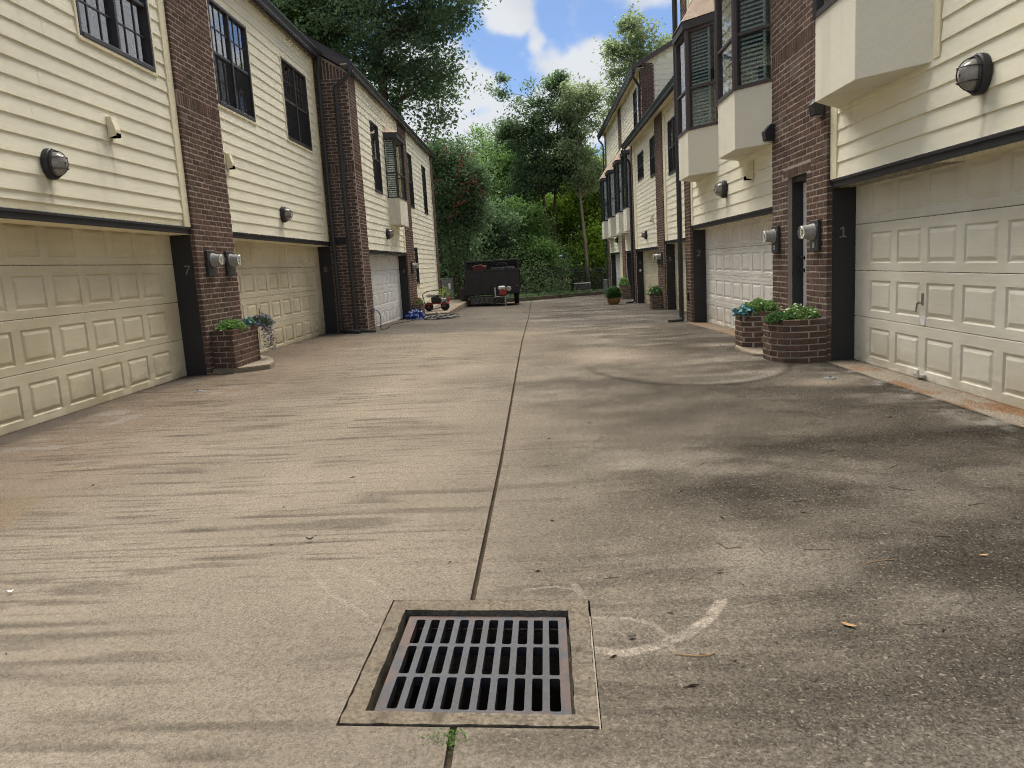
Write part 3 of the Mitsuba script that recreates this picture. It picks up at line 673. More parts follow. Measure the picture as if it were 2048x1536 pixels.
H = thing('townhouse', 'second cream-sided townhouse on the left, with garage door number 8', 'house', 'townhouses along the driveway')
h8 = [window(H, w, 12.60, 14.26, 4.02, 5.66), window(H, w, 16.13, 17.85, 4.02, 5.65, label='paired sash window with dark screens near the downspouts')]
front(H, w, 12.5, 18.70, -.4, 6.32, [h8[0], h8[1], (12.55, 18.70, -.5, 1.90)]); body(H, w, 12.5, 18.70, -.5, 6.1)
opening(H, w, 12.55, 18.70, -.21, 1.905, 18.76)
garage_door(H, w, 12.55, 18.70, -.215, 'm_door_cream', 1, margin=.475, handle=(14.29, .57))
siding(H, w, 12.5, 18.34, 2.005, 6.29, h8 + []); trim(H, w, 18.34, 18.52, 2.0, 6.28)
brick_pier(H, w, 18.70, 19.0, G(-4.86, 18.8) - .06, 6.30, .02, dep=.05, label='narrow brick strip between garage 8 and the projecting wall')
gutter(H, w, 12.0, 18.62, .13, .255, 6.2, 6.35)
number(H, '8', (-5.085, 18.699, 1.29), .125, label='pale metal numeral 8 on the black garage jamb')
downspout(H, [(-4.735, 18.50, 6.22), (-4.74, 18.52, 6.08), (-4.80, 18.60, 5.85), (-4.80, 18.60, -.10), (-4.80, 18.55, -.165), (-4.22, 18.10, -.185)])
# projecting unit 9
w9 = Wall(1, -4.20)
H = thing('townhouse', 'left townhouse standing forward, with white garage door number 9 and brick side wall', 'house', 'townhouses along the driveway')
YC = 18.70
h9 = [window(H, w9, 21.14, 22.18, 3.39, 5.27, 1, 1, 1, blind=False, casing=False, midrail=.48), window(H, w9, 27.0, 28.1, 3.40, 5.28, 1, 1, 1, blind=False, casing=False, midrail=.48), window(H, w9, 30.7, 31.66, 3.40, 5.28, 1, 1, 1, blind=False, casing=False, midrail=.48),
      window(H, w9, 27.28, 27.93, .72, 2.01, 1, 1, 2, blind=False, casing=False)]
hb = bay(H, w9, 22.98, 23.10, 24.50, 24.62, .33, 2.58, 3.36, 5.08, roof=.22, label='small oriel window with pale green shutters', apron_m='m_stucco', screens=False, fw=.028, post=.028)
front(H, w9, YC + .09, 34.0, -.6, 6.06, h9 + [(19.62, 25.52, -.7, 1.70)]); body(H, w9, YC + .08, 34.0, -.8, 5.9, 9.0)
opening(H, w9, 19.62, 25.52, -.37, 1.70, 25.52)
garage_door(H, w9, 19.62, 25.52, -.37, 'm_door_white', 1, margin=.36, pw=.56, d=-.27)
siding(H, w9, 19.56, 25.20, 1.80, 6.04, h9 + [hb]); siding(H, w9, 27.08, 33.1, -.36, 6.04, h9)
trim(H, w9, 25.20, 25.45, 1.80, 6.03); trim(H, w9, 33.0, 33.2, -.4, 6.03)
K = brick_pier(H, w9, YC + .062, 19.55, G(-4.17, 19) - .08, 6.03, .045, soldiers=(SOL - .05,), most=0, dep=.05)
brick_pier(H, w9, 25.45, 27.07, -.48, 6.03, .045, most=0, dep=.05); brick_pier(H, w9, 33.2, 34.0, -.6, 6.03, .045, most=0, dep=.05)
# its side wall, facing the camera, with a raking top
sx0, sx1 = -5.60, -4.155
K = part(H, 'side_wall', cat([box(sx0, sx1 + .002, YC + .005, YC + .06, -.4, 5.75)]), 'm_mortar', label='brick side wall between the two downspouts')
brick_field(K, (0, YC, 0), (1, 0, 0), (0, -1, 0), -5.02, sx1, -.30, 5.75, soldiers=(SOL - .05,), dep=.06, most=300)
top = np.array([(x, YC + dy, z) for dy in (.0, .08) for x, z in ((sx0, 5.75), (sx1, 5.75), (sx1, 5.93), (sx0, 6.85))])
part(H, 'gable_brick', (top, np.array([[0, 1, 2, 3], [4, 7, 6, 5], [0, 3, 7, 4], [3, 2, 6, 7], [1, 5, 6, 2]])), 'm_mortar')
for i in range(12):
    xx = sx1 - .045 - i * .078; zt = 5.87 + (sx1 - xx) * .62
    p_, _ = brick_ply(zt - 5.76, .067, .06); part(K, 'brick', p_, rand_mat(), tw=T(frame((xx, YC - .002, (zt + 5.76) / 2), (0, 0, 1), (0, -1, 0), (1, 0, 0))))
rk = [(-3.99, 5.86), (-3.99, 6.03), (-6.4, 7.53), (-6.4, 7.36)]
part(H, 'rake_board', (np.array([(x, y, z) for y in (YC - .10, YC - .06) for x, z in rk]), np.array([[0, 1, 2, 3], [4, 7, 6, 5], [0, 4, 5, 1], [1, 5, 6, 2], [2, 6, 7, 3], [3, 7, 4, 0]])), 'm_bronze2')
rk2 = [(-3.97, 6.035), (-3.97, 6.075), (-6.4, 7.59), (-6.4, 7.545)]
part(H, 'rake_board', (np.array([(x, y, z) for y in (YC - .13, YC + .2) for x, z in rk2]), np.array([[0, 1, 2, 3], [4, 7, 6, 5], [0, 4, 5, 1], [1, 5, 6, 2], [2, 6, 7, 3], [3, 7, 4, 0]])), 'm_bronze')
gutter(H, w9, YC - .12, 33.9, .10, .215, 5.95, 6.09, slope=.62, depth=4.5)
number(H, '9', (-4.31, 25.518, 1.12), .13, label='pale metal numeral 9 on the black garage jamb')
downspout(H, [(-4.05, 18.52, 5.97), (-4.05, 18.54, 5.80), (-4.42, 18.58, 5.55), (-4.42, 18.58, -.12), (-4.42, 18.54, -.19), (-3.92, 18.35, -.21)], label='black downspout on the brick corner')
part(H, 'vent_grille', cat([box(-4.83, -4.52, YC - .012, YC, 1.93, 2.10)] + [box(-4.82, -4.53, YC - .02, YC - .01, 1.945 + i * .03, 1.955 + i * .03) for i in range(5)]), 'm_black')
part(H, 'outlet_box', w9.cbox(.045, .11, 19.22, 19.34, .20, .34), 'm_grey')
# ---------------------------------------------------------------- right row
r = Wall(-1, 3.62)
H = thing('townhouse', 'nearest townhouse on the right, with beige garage door number 1 under a cream oriel', 'house', 'townhouses along the driveway')
hb1 = bay(H, r, 7.13, 7.69, 8.72, 9.24, .47, 2.75, 3.60, 5.45, roof=.8, label='cream oriel over garage 1')
hb0 = bay(H, r, 3.6, 4.15, 5.12, 5.66, .47, 2.75, 3.60, 5.45, roof=.8)
front(H, r, 2.0, 9.45, -.4, 8.6, [(3.6, 9.45, -.5, 1.88)]); body(H, r, 2.0, 9.45, -.5, 8.55); body(H, r, 9.45, 10.51, -.5, 8.55, 9.5, -.30)
opening(H, r, 3.6, 9.45, -.2, 1.88, 9.44)
garage_door(H, r, 3.6, 9.45, -.20, 'm_door_beige', 1, handle=(7.81, .58), d=-.28)
part(H, 'corner_board', r.cbox(-.02, .03, 7.02, 7.125, 2.76, 5.6, .004), 'm_trim')
siding(H, r, 2.0, 9.255, 1.975, 5.7, [(hb1[0] - .12, hb1[1], 2.78, 9), (hb0[0], hb0[1], 2.78, 9)]); siding(H, r, 2.0, 9.255, 5.7 + .076, 8.5, [], step=.181); trim(H, r, 9.255, 9.44, 1.975, 8.5)
dh = (10.14, 10.88, -.5, 2.16); lint = (9.99, 11.06, 2.16, 2.265)
brick_pier(H, r, 9.45, 10.51, -.28, 6.6, .065, soldiers=(SOL,), holes=[(10.14, 10.51, -.5, 2.16)], special=[(9.99, 10.51, 2.16, 2.27)], name='brick_wall', most=300)
part(H, 'corner_board', r.box(-.30, -.006, 9.452, 10.13, -.3, 8.5), 'm_black')
number(H, '1', (3.735, 9.439, 1.295), .125, label='pale metal numeral 1 on the black garage jamb')
part(H, 'door_bolt', cat([r.cbox(-.28, -.24, 7.70, 7.90, -.17, -.14, .004), r.cbox(-.25, -.235, 7.78, 7.81, -.19, -.10, .003)]), 'm_dull'); part(H, 'lock_disc', cyl(r.p(-.283, 7.79, .40), r.p(-.272, 7.79, .40), .045, sides=20), 'm_white', label='round white sticker under the door handle')
H2 = H
H = thing('townhouse', 'second townhouse on the right, with pale garage door number 2 under two dark oriels', 'house', 'townhouses along the driveway')
# entry door recess
part(H, 'entry_recess', cat([r.box(-.20, -.006, 10.862, 10.885, -.35, 2.155), r.box(-.20, -.006, 10.135, 10.158, -.35, 2.155), r.box(-.20, -.006, 10.158, 10.862, 2.085, 2.155)]), 'm_black')
D = part(H, 'entry_door', r.cbox(-.195, -.145, 10.16, 10.86, -.2, 2.08, .004), 'm_white', label='white entry door deep in the brick wall')
for kz in (.89, 1.06): part(D, 'knob', lathe([(0, .062), (.018, .060), (.028, .046), (.024, .034), (.010, .026), (.010, .008), (.027, .006), (.027, 0)], r.p(-.145, 10.805, kz), (-1, 0, 0), 14), 'm_black', smooth=40)
hbB = bay(H, r, 11.50, 12.04, 13.07, 13.60, .47, 2.73, 3.58, 5.43, roof=.8, label='nearer dark oriel with louvred shutters', mat='m_bronze2', shutter='m_teal')
hbA = bay(H, r, 14.95, 15.52, 16.49, 17.03, .47, 2.73, 3.58, 5.43, roof=.8, label='farther dark oriel with louvred shutters', mat='m_bronze2', shutter='m_teal')
front(H, r, 11.55, 18.1, -.5, 9.4, [(11.7, 17.55, -.5, 1.73)]); body(H, r, 10.51, 18.1, -.6, 9.3, 9.5, -.33)
opening(H, r, 11.7, 17.52, -.36, 1.73, 17.55)
garage_door(H, r, 11.7, 17.52, -.355, 'm_door_pale', 1, margin=.27, pw=.53, d=-.28, ribs=True)
siding(H, r, 11.55, 17.36, 1.83, 5.6, [(hbB[0], hbB[1], 2.75, 9), (hbA[0], hbA[1], 2.75, 9)], step=.2)
# board edges in the gable rise with the roof
siding(H, r, 11.55, 17.36, 5.63, 9.2, [(hbB[0], hbB[1], 5.4, 6.2), (hbA[0], hbA[1], 5.4, 6.2)], step=.2)
trim(H, r, 17.36, 17.53, 1.83, 9.3)
brick_pier(H, r, 10.51, 11.55, -.28, 6.6, .065, soldiers=(SOL,), holes=[(10.51, 10.88, -.5, 2.16)], special=[(10.51, 11.06, 2.16, 2.27)], name='brick_wall', most=300)
part(H, 'corner_board', r.box(-.30, -.006, 10.89, 11.545, -.3, 9.3), 'm_black')
brick_pier(H, r, 17.53, 18.1, -.42, 9.4, .06, most=300, dep=.07)
part(H, 'outlet_box', r.cbox(.06, .10, 17.78, 17.90, .14, .32), 'm_black')
number(H, '2', (3.745, 17.519, 1.145), .135, label='pale metal numeral 2 on the black garage jamb')
downspout(H, [(3.46, 18.20, 9.6), (3.46, 18.20, -.24), (3.46, 18.16, -.34), (3.12, 17.95, -.345)], r=.06, label='tall black downspout at the far corner')
gutter(H, r, 2.0, 18.15, .42, .55, 9.3, 9.5)
# set-back units 3 and 4
q = Wall(-1, 4.22)
def setback(label, yA, yB, g0, g1, zt, num, npos, brick, doorm, wins, trims, sid, eave):
    H = thing('townhouse', label, 'house', 'townhouses along the driveway')
    hs = [window(H, q, *wv[:4], *wv[4:], blind=True, casing=False) for wv in wins]
    front(H, q, yA, yB, -1.0, 5.8, hs + [(g0, g1, -1.2, zt - .10)]); body(H, q, yA, yB, -1.0, 5.75)
    opening(H, q, g0, g1, G(4.2, g1), zt - .10, g1)
    garage_door(H, q, g0, g1, zt - 2.2, doorm, 1, d=-.28, handle=(g1 - 1.9, .02) if num == '4' else None)
    for a, b in sid: siding(H, q, a, b, zt, 5.7, hs, step=.157 if num == '4' else .181)
    for a, b in trims: trim(H, q, a, b, zt, 5.7)
    for a, b, z in brick: brick_pier(H, q, a, b, z, 5.72, .05, most=0 if num == '4' else 300, dep=.05)
    number(H, num, npos, .13, label=f'numeral {num} on the black garage jamb')
    gutter(H, q, *eave, .34, .46, 5.50, 5.66, depth=4.0)
    return H
H = setback('third townhouse on the right, set back beyond the tall downspout, with garage door number 3', 18.1, 25.2, 18.7, 24.60, 1.66, '3', (4.345, 24.599, 1.02), [(24.62, 25.95, -.60)], 'm_door_cream', [(22.07, 23.58, 3.55, 5.10, 2, 1, 1)], [(24.12, 24.50)], [(18.1, 24.12)], (18.0, 25.2))
H = setback('fourth townhouse on the right, with garage door number 4 and two barred windows', 25.95, 32.3, 26.0, 31.66, 1.53, '4', (4.37, 31.655, .92), [(31.72, 32.2, -.72)], 'm_door_cream', [(25.98, 27.10, 3.86, 5.16, 1, 3, 2), (28.7, 30.2, 4.06, 5.05, 1, 3, 2)], [(30.95, 31.6)], [(25.95, 30.95)], (25.2, 31.75))
part(H, 'notice_plate', box(4.33, 4.41, 31.648, 31.656, .62, .72), 'm_white', label='small white plate under the numeral')
downspout(H, [(3.80, 31.75, 5.50), (3.82, 31.8, 5.35), (4.12, 32.1, 5.05), (4.12, 32.1, -.50), (4.1, 32.0, -.62), (3.8, 31.9, -.64)])
# tall block 5 and 6 beyond
t5 = Wall(-1, 4.78)
def tall(label, yA, yB, bays, ztop, first):
    H = thing('townhouse', label, 'house', 'townhouses along the driveway'); hb = []
    for yb in bays: hb.append(bay(H, t5, yb, yb + .6, yb + 1.9, yb + 2.5, .52, 2.40, 3.40, 5.7, roof=.9, mat='m_black', shutter='m_teal'))
    g1 = yB - .9; g0 = g1 - 4.9
    hs = [window(H, t5, yA + 1.6, yA + 2.7, 6.6, 8.3, 1, 3, 2, casing=False)] if first else []
    front(H, t5, yA, yB, -1.4, ztop, hs + [(g0, g1, -1.5, 1.45)]); body(H, t5, yA + .09, yB, -1.4, ztop, 9.0)
    opening(H, t5, g0, g1, -1, 1.45, g1); garage_door(H, t5, g0, g1, 1.45 - 2.18, 'm_door_white', 1, cols=7, pw=.45, margin=.36, d=-.28)
    siding(H, t5, yA + .5, yB - .9, 1.55, ztop - .1, hb + hs, step=.2)
    siding(H, t5, yB - .55, yB - .3, -.9, ztop - .1, [], step=.2); trim(H, t5, yB - .9, yB - .75, 1.55, ztop - .1)
    brick_pier(H, t5, yB - .75, yB, -1.1, ztop - .1, .05, most=0, dep=.05); brick_pier(H, t5, yA, yA + .55, -1.0, ztop - .1, .05, most=0, dep=.05)
    gutter(H, t5, yA - .1, yB + (0 if first else .5), .30, .45, ztop - .2, ztop - .02, slope=.52, depth=4.0)
    return H
H = tall('fifth, taller townhouse on the right with a cream gable showing above the lower roof', 32.3, 40.4, (34.0, 37.2), 8.75, True)
part(H, 'side_wall', box(4.73, 9.6, 32.30, 32.385, -.5, 8.72), 'm_trim')
K = part(H, 'side_pier', box(4.74, 5.24, 32.26, 32.30, 4.5, 8.80), 'm_mortar'); brick_field(K, (0, 32.24, 0), (1, 0, 0), (0, -1, 0), 4.73, 5.24, 4.9, 8.85, dep=.05, most=300)
z = 5.2
while z < 11:
    x1 = min(9.6, 13.4 - 0) if z < 8.5 else 9.6
    xs = 5.26 if z < 8.75 else 5.26 + (z - 8.75) / .52
    if xs < 9.4:
        v = np.array([(x, y, zz) for x in (xs, x1) for y, zz in ((32.30, z), (32.272, z), (32.29, z + .205), (32.30, z + .205))])
        part(H, 'siding_board', (v, np.array([[0, 1, 2, 3], [4, 7, 6, 5], [0, 4, 5, 1], [1, 5, 6, 2], [2, 6, 7, 3]])), 'm_siding')
    z += .2
gb = [(4.78, 8.7), (4.78, 8.85), (9.3, 11.2), (9.6, 8.7)]
part(H, 'gable', (np.array([(x, y, z) for y in (32.301, 32.38) for x, z in gb]), np.array([[0, 1, 2, 3], [4, 7, 6, 5], [0, 3, 7, 4], [3, 2, 6, 7], [1, 5, 6, 2], [0, 4, 5, 1]])), 'm_trim')
rk = [(4.36, 8.60), (4.36, 8.80), (9.0, 11.21), (9.0, 11.01)]
part(H, 'rake_board', (np.array([(x, y, z) for y in (32.14, 32.19) for x, z in rk]), np.array([[0, 1, 2, 3], [4, 7, 6, 5], [0, 4, 5, 1], [1, 5, 6, 2], [2, 6, 7, 3], [3, 7, 4, 0]])), 'm_bronze2')
downspout(H, [(4.40, 32.35, 8.58), (4.42, 32.38, 8.4), (4.66, 32.55, 8.1), (4.66, 32.55, 5.0)])
H = tall('farthest townhouse on the right, end of the tall block with dark oriels', 40.4, 48.3, (41.2, 45.0), 8.75, False)
downspout(H, [(4.40, 48.6, 8.58), (4.42, 48.5, 8.4), (4.66, 48.45, 8.1), (4.66, 48.45, -.9)])
# ---------------------------------------------------------------- things fixed to the walls
def lamp(wl, y, z, d, label):
    L = thing('wall_lamp', label, 'lamp', 'caged bulkhead wall lamps')
    def oval(ry, rz, dd, n=28): a = np.arange(n) * 2 * np.pi / n; return [wl.p(dd, y + ry * math.cos(t), z + rz * math.sin(t)) for t in a]
    def loft(rings, cap=True):
        n = len(rings[0]); v = np.vstack(rings); f = []
        for k in range(len(rings) - 1): f += [[k * n + i, k * n + (i + 1) % n, (k + 1) * n + (i + 1) % n, (k + 1) * n + i] for i in range(n)]
        return v, np.array(f)
    part(L, 'base', loft([oval(.125, .155, d), oval(.128, .158, d + .02), oval(.128, .158, d + .055), oval(.118, .148, d + .066), oval(.095, .125, d + .066), oval(.09, .12, d + .05)]), 'm_black', smooth=35)
    part(L, 'glass_dome', loft([oval(.095, .125, d + .05)] + [oval(.093 * math.cos(t) ** .8, .122 * math.cos(t) ** .8, d + .055 + .125 * math.sin(t)) for t in np.linspace(0, 1.5, 7)]), 'm_lampglass', smooth=True)
    bars = [tube(oval(.103, .134, d + .085) + oval(.103, .134, d + .085)[:1], .0055, 6)]
    bars.append(tube([wl.p(d + .06 + .145 * math.sin(t), y, z + .132 * math.cos(t)) for t in np.linspace(0, math.pi, 15)], .0055, 6))
    for k in (-.055, .055): bars.append(tube([wl.p(d + .06 + .135 * math.sin(t), y + .098 * math.cos(t), z + k) for t in np.linspace(0, math.pi, 13)], .0055, 6))
    part(L, 'cage', cat(bars), 'm_black')
lamp(w, 7.91, 2.49, .024, 'caged bulkhead lamp on the left wall nearest the camera, below a vent hood')
lamp(w, 15.24, 2.44, .024, 'caged bulkhead lamp on the left wall beyond the brick pier')
lamp(w9, 22.30, 2.29, .024, 'caged bulkhead lamp above the white garage door 9')
lamp(r, 6.36, 2.46, .024, 'largest caged bulkhead lamp, on the right siding beside the cream oriel')
lamp(r, 14.42, 2.34, .024, 'caged bulkhead lamp on the right siding below the two dark oriels')
lamp(q, 28.4, 2.0, .024, 'small bulkhead lamp above garage door 4')
lamp(t5, 43.0, 2.2, .024, 'bulkhead lamp under the far dark oriels')
def meter(wl, y, z, d, h, label, tag=False):
    M = thing('electric_meter', label, 'electric meter', 'electric meters on the brick')
    part(M, 'back_box', wl.cbox(d, d + .045, y - h * .42, y + h * .42, z - .21, z + .17, .006), 'm_grey' if False else 'm_spout')
    o = wl.p(d + .045, y, z + .03); ax = (wl.s, 0, 0)
    part(M, 'meter_body', lathe([(.098, 0), (.102, .01), (.096, .03), (.086, .035), (.082, .13), (.078, .14)], o, ax, 24), 'm_dull', smooth=35)
    part(M, 'meter_ring', lathe([(.086, .03), (.094, .034), (.094, .05), (.084, .054)], o, ax, 24), 'm_dull', smooth=35)
    part(M, 'dial', cat([lathe([(0, .139), (.076, .139)], o, ax, 24)]), 'm_dial')
    part(M, 'dial_marks', cat([box(wl.x(d + .186), wl.x(d + .188), y - .03, y + .03, z + .045, z + .06), box(wl.x(d + .186), wl.x(d + .188), y - .018, y + .018, z + .0, z + .016), box(wl.x(d + .186), wl.x(d + .188), y - .03, y - .012, z + .015, z + .045)]), 'm_black')
    part(M, 'glass_cover', lathe([(.080, .12), (.083, .14), (.082, .158), (.072, .170), (.0, .174)], o, ax, 24), 'm_glass', smooth=True)
    if tag: part(M, 'meter_tag', wl.box(d + .045, d + .048, y - .03, y + .03, z - .17, z - .10), 'm_blue' if False else 'm_dull')
meter(w, 11.46, 1.50, .065, .37, 'electric meter on the brick pier, left of the pair, toward the camera')
meter(w, 12.16, 1.50, .065, .33, 'electric meter on the brick pier, right of the pair, away from the camera')
meter(r, 9.76, 1.36, .065, .33, 'electric meter on the brick on the near side of the white entry door', True)
meter(r, 11.32, 1.36, .065, .33, 'electric meter on the brick on the far side of the white entry door', True)
meter(w9, 26.25, 1.32, .045, .36, 'electric meter on the narrow pier beside garage 9')
meter(q, 25.05, 1.15, .05, .33, 'pair member of meters beside garage 3, the nearer one')
meter(q, 25.62, 1.15, .05, .33, 'pair member of meters beside garage 4, the farther one')
def hood(wl, y, z, label, s=1.0, d=.022):
    V = thing('vent_hood', label, 'vent', 'vent hoods on the siding')
    pr = [(d, z + .12 * s), (d + .055 * s, z + .115 * s), (d + .095 * s, z - .03 * s), (d + .095 * s, z - .10 * s), (d, z - .125 * s)]
    v = np.array([wl.p(a, yy, b) for yy in (y - .056 * s, y + .056 * s) for a, b in pr]); n = 5
    f = np.array([[i, (i + 1) % n, n + (i + 1) % n, n + i] for i in range(3)]); e = np.array([[0, 1, 2], [0, 2, 3], [0, 3, 4], [5, 6, 7], [5, 7, 8], [5, 8, 9]])
    part(V, 'hood', (v, np.vstack([f[:, [0, 1, 2]], f[:, [0, 2, 3]], e])), 'm_trim')
    part(V, 'opening', wl.box(d + .012, d + .100 * s, y - .046 * s, y + .046 * s, z - .118 * s, z - .070 * s), 'm_dark')
hood(w, 9.20, 3.07, 'cream vent hood on the siding above garage 7'); hood(w, 12.72, 3.13, 'cream vent hood beside the brick pier above garage 8')
hood(r, 12.72, 2.47, 'cream triangular vent hood under the nearer dark oriel', 1.2); hood(q, 26.85, 2.5, 'small cream vent hood above garage 4')
def flood(wl, y, z, d, label):
    F = thing('wall_light', label, 'light', 'black box wall lights on the brick')
    v = np.array([wl.p(a, yy, b) for yy in (y - .085, y + .085) for a, b in ((d, z + .10), (d + .05, z + .12), (d + .14, z + .02), (d + .12, z - .10), (d, z - .13))]); n = 5
    f = np.array([[i, (i + 1) % n, n + (i + 1) % n, n + i] for i in range(n)]); e = np.array([[0, 1, 2], [0, 2, 3], [0, 3, 4], [5, 6, 7], [5, 7, 8], [5, 8, 9]])
    part(F, 'housing', (v, np.vstack([f[:, [0, 1, 2]], f[:, [0, 2, 3]], e])), 'm_black')
    part(F, 'lens', wl.box(d + .02, d + .11, y - .07, y + .07, z - .125, z - .118), 'm_lampglass')
flood(r, 11.50, 2.86, .065, 'black box light at the brick edge under the nearer dark oriel'); flood(r, 9.60, 2.86, .065, 'black box light under the corner of the cream oriel')
# ---------------------------------------------------------------- plants
def leaves(cent, size, r, aspect=.5, upb=.3):
    """Folded leaf cards: two triangles each."""
    n = len(cent); nr = r.normal(size=(n, 3)); nr[:, 2] = np.abs(nr[:, 2]) + upb; nr /= np.linalg.norm(nr, axis=1, keepdims=True)
    a = np.cross(nr, r.normal(size=(n, 3))); a /= np.linalg.norm(a, axis=1, keepdims=True) + 1e-9; b = np.cross(nr, a)
    s = (size * r.uniform(.6, 1.35, n))[:, None]
    v = np.stack([cent - a * s, cent + b * s * aspect + nr * s * .12, cent + a * s, cent - b * s * aspect + nr * s * .12], 1).reshape(-1, 3)
    k = np.arange(n)[:, None] * 4
    return v, np.vstack([k + [0, 1, 2], k + [0, 2, 3]])
def mound(name, label, cat_, c, rad, n, size, mat, bloom=None, nb=0, bsize=.02, r=None, group=None, grassy=False):
    r = r or np.random.default_rng(abs(hash((round(c[0], 2), round(c[1], 2)))) % 1000 + 5)
    P = thing(name, label, cat_, group); c = np.array(c); rad = np.array(rad)
    u = r.normal(size=(n, 3)); u /= np.linalg.norm(u, axis=1, keepdims=True); u[:, 2] = np.abs(u[:, 2])
    lump = .72 + .5 * meshkit.noise(u * 3.1 + c, 3)
    p_ = c + u * rad * (r.uniform(.35, 1.0, n) ** .5 * lump)[:, None]
    part(P, 'foliage', leaves(p_, size, r, .45 if not grassy else .12), mat)
    st = [tube([c + [r.uniform(-.5, .5) * rad[0], r.uniform(-.5, .5) * rad[1], -.04], c + [r.uniform(-.8, .8) * rad[0], r.uniform(-.8, .8) * rad[1], rad[2] * .6]], .004, 4) for _ in range(8)]
    part(P, 'stem', cat(st), 'm_leaf_deep')
    if nb:
        u = r.normal(size=(nb, 3)); u /= np.linalg.norm(u, axis=1, keepdims=True); u[:, 2] = np.abs(u[:, 2]); lump = .72 + .5 * meshkit.noise(u * 3.1 + c, 3)
        part(P, 'blossom', leaves(c + u * rad * (lump * 1.03)[:, None], bsize, r, .8, .8), bloom)
    return P
def brick_planter(label, pts, z0, z1, soil=True, most=300, facets=None):
    P = thing('brick_planter', label, 'planter', 'brick planters'); pts = np.array(pts, float)
    ce = pts.mean(0); pg = Polygon(pts); inner = pg.buffer(-.005, join_style=2)
    v, f = extrude(inner.difference(pg.buffer(-.10, join_style=2)), z0, z1 - .012); part(P, 'mortar_core', (v, f), 'm_mortar')
    for i in range(len(pts)):
        a, b = pts[i], pts[(i + 1) % len(pts)]
        if facets is not None and i not in facets: continue
        L = np.linalg.norm(b - a); u = (b - a) / L; n = np.array([u[1], -u[0]])
        if (a - ce) @ n < 0: n = -n
        brick_field(P, (*a, 0), (*u, 0), (*n, 0), .0, L, z0, z1, dep=.06, ch=(z1 - z0) / round((z1 - z0) / .078), most=most)
    v, f = extrude(pg.buffer(-.09, join_style=2), z0 + .05, z1 - .04); part(P, 'soil', (v, f), 'm_soil')
    return P
brick_planter('brown brick planter with rounded front at the corner of garage 1', [(3.56, 9.42), (3.22, 9.385), (3.04, 9.46), (2.94, 9.68), (2.94, 9.98), (3.10, 10.12), (3.56, 10.12)], -.215, .335, facets=(0, 1, 2, 3, 4))
brick_planter('brown brick planter behind, across the entry from garage 1', [(3.56, 10.92), (3.06, 10.92), (2.95, 11.02), (2.95, 11.40), (3.08, 11.55), (3.56, 11.55)], -.17, .345, facets=(0, 1, 2, 3))
brick_planter('brown brick planter at the foot of the left brick pier', [(-4.86, 11.18), (-4.50, 11.10), (-4.50, 12.15), (-4.62, 12.48), (-4.86, 12.50)], -.085, .49, facets=(0, 1, 2, 3))
brick_planter('small brick planter beside garage door 4', [(4.17, 25.1), (3.83, 25.15), (3.83, 25.75), (4.17, 25.85)], -.58, -.03, facets=(0, 1, 2))
brick_planter('small brick planter between garage door 9 and the pressure washer', [(-4.15, 25.55), (-3.84, 25.6), (-3.84, 26.45), (-4.15, 26.5)], -.45, .06, facets=(0, 1, 2))
brick_planter('far brick planter under the dark oriels', [(4.72, 37.6), (4.30, 37.7), (4.28, 38.9), (4.72, 39.0)], -.85, -.12, facets=(0, 1))
mound('flowering_plant', 'low white-flowered plant in the planter nearest garage 1', 'plant', (3.33, 9.72, .30), (.24, .26, .19), 1500, .026, 'm_leaf_mid', 'm_whitebloom', 95, .018, group='plants in the brick planters')
mound('leafy_plant', 'dark green feathery plant left of the white-flowered one near garage 1', 'plant', (3.05, 9.72, .30), (.16, .24, .13), 900, .024, 'm_leaf_box', group='plants in the brick planters')
mound('flowering_plant', 'pale-flowered bush in the planter across the entry', 'plant', (3.22, 11.12, .31), (.30, .22, .20), 1500, .026, 'm_leaf_mid', 'm_whitebloom', 50, .016, group='plants in the brick planters')
mound('flowering_plant', 'light blue flowers spilling over the corner of the farther planter', 'plant', (2.98, 11.02, .29), (.15, .16, .13), 400, .022, 'm_leaf_dark', 'm_blueleaf', 90, .032, group='plants in the brick planters')
mound('flowering_plant', 'white-flowered plant in the left planter', 'plant', (-4.66, 11.50, .45), (.19, .36, .18), 1700, .026, 'm_leaf_mid', 'm_whitebloom', 60, .016, group='plants in the brick planters')
mound('flowering_plant', 'small clump of light blue flowers in the left planter', 'plant', (-4.56, 11.98, .49), (.10, .13, .13), 200, .02, 'm_leaf_dark', 'm_blueleaf', 40, .03, group='plants in the brick planters')
P = mound('trailing_plant', 'grey-violet plant trailing over the far end of the left planter', 'plant', (-4.52, 12.36, .46), (.20, .22, .17), 900, .022, 'm_leaf_deep', 'm_violet', 220, .020, group='plants in the brick planters')
rr_ = np.random.default_rng(21); t_ = rr_.uniform(0, 1, 500); pp = np.c_[-4.47 + .10 * t_ + rr_.normal(0, .03, 500), 12.35 + rr_.normal(0, .13, 500), .50 - .52 * t_ ** 1.6 * rr_.uniform(.5, 1, 500)]
part(P, 'trailing_leaves', leaves(pp, .022, rr_, .4), 'm_violet', kind='stuff')
mound('leafy_plant', 'green box bush in the planter beside garage door 4', 'plant', (4.0, 25.45, -.05), (.27, .36, .28), 1200, .035, 'm_leaf_box', 'm_whitebloom', 60, .025, group='plants in the brick planters')
mound('flowering_plant', 'sparse red and pink flowers in the planter by garage 9', 'plant', (-3.98, 25.95, .05), (.17, .36, .24), 300, .04, 'm_leaf_mid', 'm_red', 60, .035, group='plants in the brick planters')
mound('leafy_plant', 'straggly green plant in the far planter under the oriels', 'plant', (4.45, 38.2, -.12), (.26, .6, .42), 500, .06, 'm_leaf_mid', group='plants in the brick planters')
pot = thing('woven_pot', 'round brown lattice pot on the driveway by garage 4', 'pot')
gz = G(3.2, 31.2)
